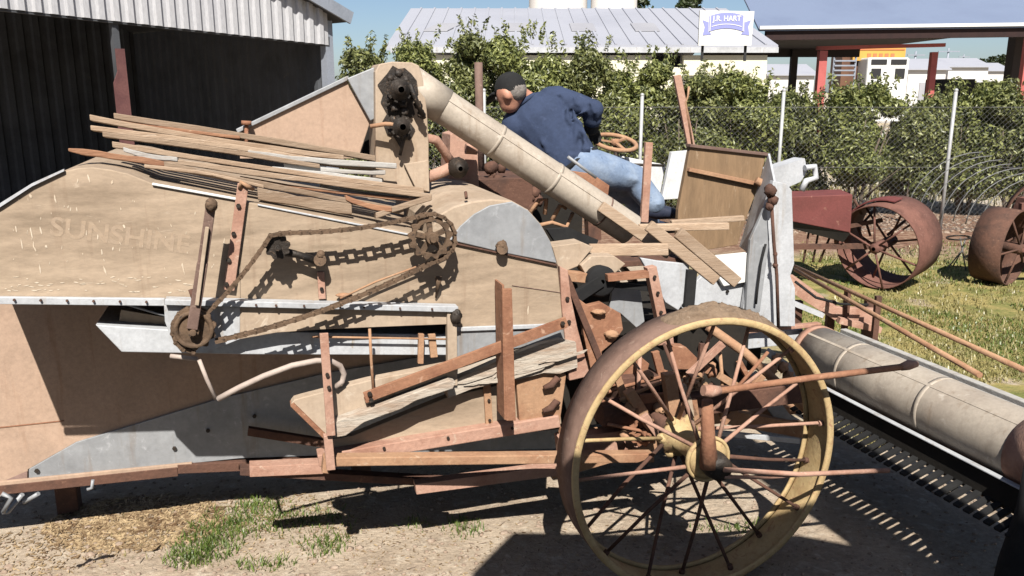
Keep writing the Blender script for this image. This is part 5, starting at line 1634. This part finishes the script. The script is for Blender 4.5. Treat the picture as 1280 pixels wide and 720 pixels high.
tag(obj('dry_grass', mb, DRY, at=(0, 0, 0), raw=True), 'dry yellow grass in the paddock and along the fence', 'grass', kind='stuff')
mb = MB()
def chips(cx_, cy_, rx, ry, n, s0, s1, flat=.25):
    c = G(cx_, cy_)
    for _ in range(n):
        r_, a = rg.random() ** .6, rg.uniform(0, 6.28)
        x, y = c.x + rx * r_ * math.cos(a), c.y + ry * r_ * math.sin(a)
        s = rg.uniform(s0, s1); t = rg.uniform(0, 6.28)
        ex = Vector((math.cos(t), math.sin(t), rg.uniform(-.3, .3))); ey = Vector((-math.sin(t), math.cos(t), rg.uniform(-.3, .3)))
        p = Vector((x, y, gz(x, y) + .003))
        q = [p - ex * s, p + ey * s * .28 - ex * s * .3, p + ex * s, p - ey * s * .28 + ex * s * .2]
        n_ = Vector((0, 0, s * flat))
        mb.add(q + [v + n_ for v in q], [[0, 1, 2, 3], [4, 5, 6, 7], [0, 1, 5, 4], [1, 2, 6, 5], [2, 3, 7, 6], [3, 0, 4, 7]])
chips(170, 655, .40, .26, 3600, .006, .018)
chips(260, 640, .7, .2, 700, .005, .014)
chips(700, 690, 1.1, .3, 500, .003, .010)
chips(60, 690, .35, .22, 700, .004, .013)
chips(330, 650, .5, .3, 500, .004, .012)
chips(480, 690, .6, .3, 300, .003, .010)
CH = leafmat('bark chips and straw', (.13, .075, .04), (.56, .42, .25), .02)
tag(obj('bark_chips', mb, CH, at=(0, 0, 0), raw=True), 'loose bark chips and straw on the bare ground', 'bark chips', kind='stuff')
mb = MB()
for _ in range(160):                     # twigs and larger clods among the stones
    px, py = rg.uniform(0, 900), rg.uniform(600, 735); c = G(px, py); a = rg.uniform(0, 6.28); l = rg.uniform(.01, .05)
    mb.tube([(c.x, c.y, gz(c.x, c.y) + .004), (c.x + l * math.cos(a), c.y + l * math.sin(a), gz(c.x, c.y) + .007)], .0018, 4)
for _ in range(70):
    px, py = rg.uniform(0, 1000), rg.uniform(620, 735); c = G(px, py); q = rg.uniform(.010, .022)
    mb.ball((c.x, c.y, gz(c.x, c.y)), q, q * .8, q * .6, n=6, jit=.5)
for _ in range(1700):
    px, py = rg.uniform(0, 1280), rg.uniform(560, 735)
    c = G(px, py); s = rg.uniform(.003, .011)
    mb.ball((c.x, c.y, gz(c.x, c.y) + s * .2), s, s * .8, s * .6, n=4, jit=.4)
for _ in range(1200):
    px, py = rg.uniform(930, 1290), rg.uniform(258, 292)
    c = G(px, py); s = rg.uniform(.012, .04)
    mb.ball((c.x, c.y, .0 + s * .2), s, s * .8, s * .5, n=3, jit=.5)
tag(obj('pebbles', mb, weather('yard pebbles', (.30, .22, .165), (.42, .34, .27), (.18, .12, .09), 30, .5, .3, .95, 0, .2), at=(0, 0, 0), raw=True), 'small stones and leaf litter over the yard', 'pebbles', kind='stuff')
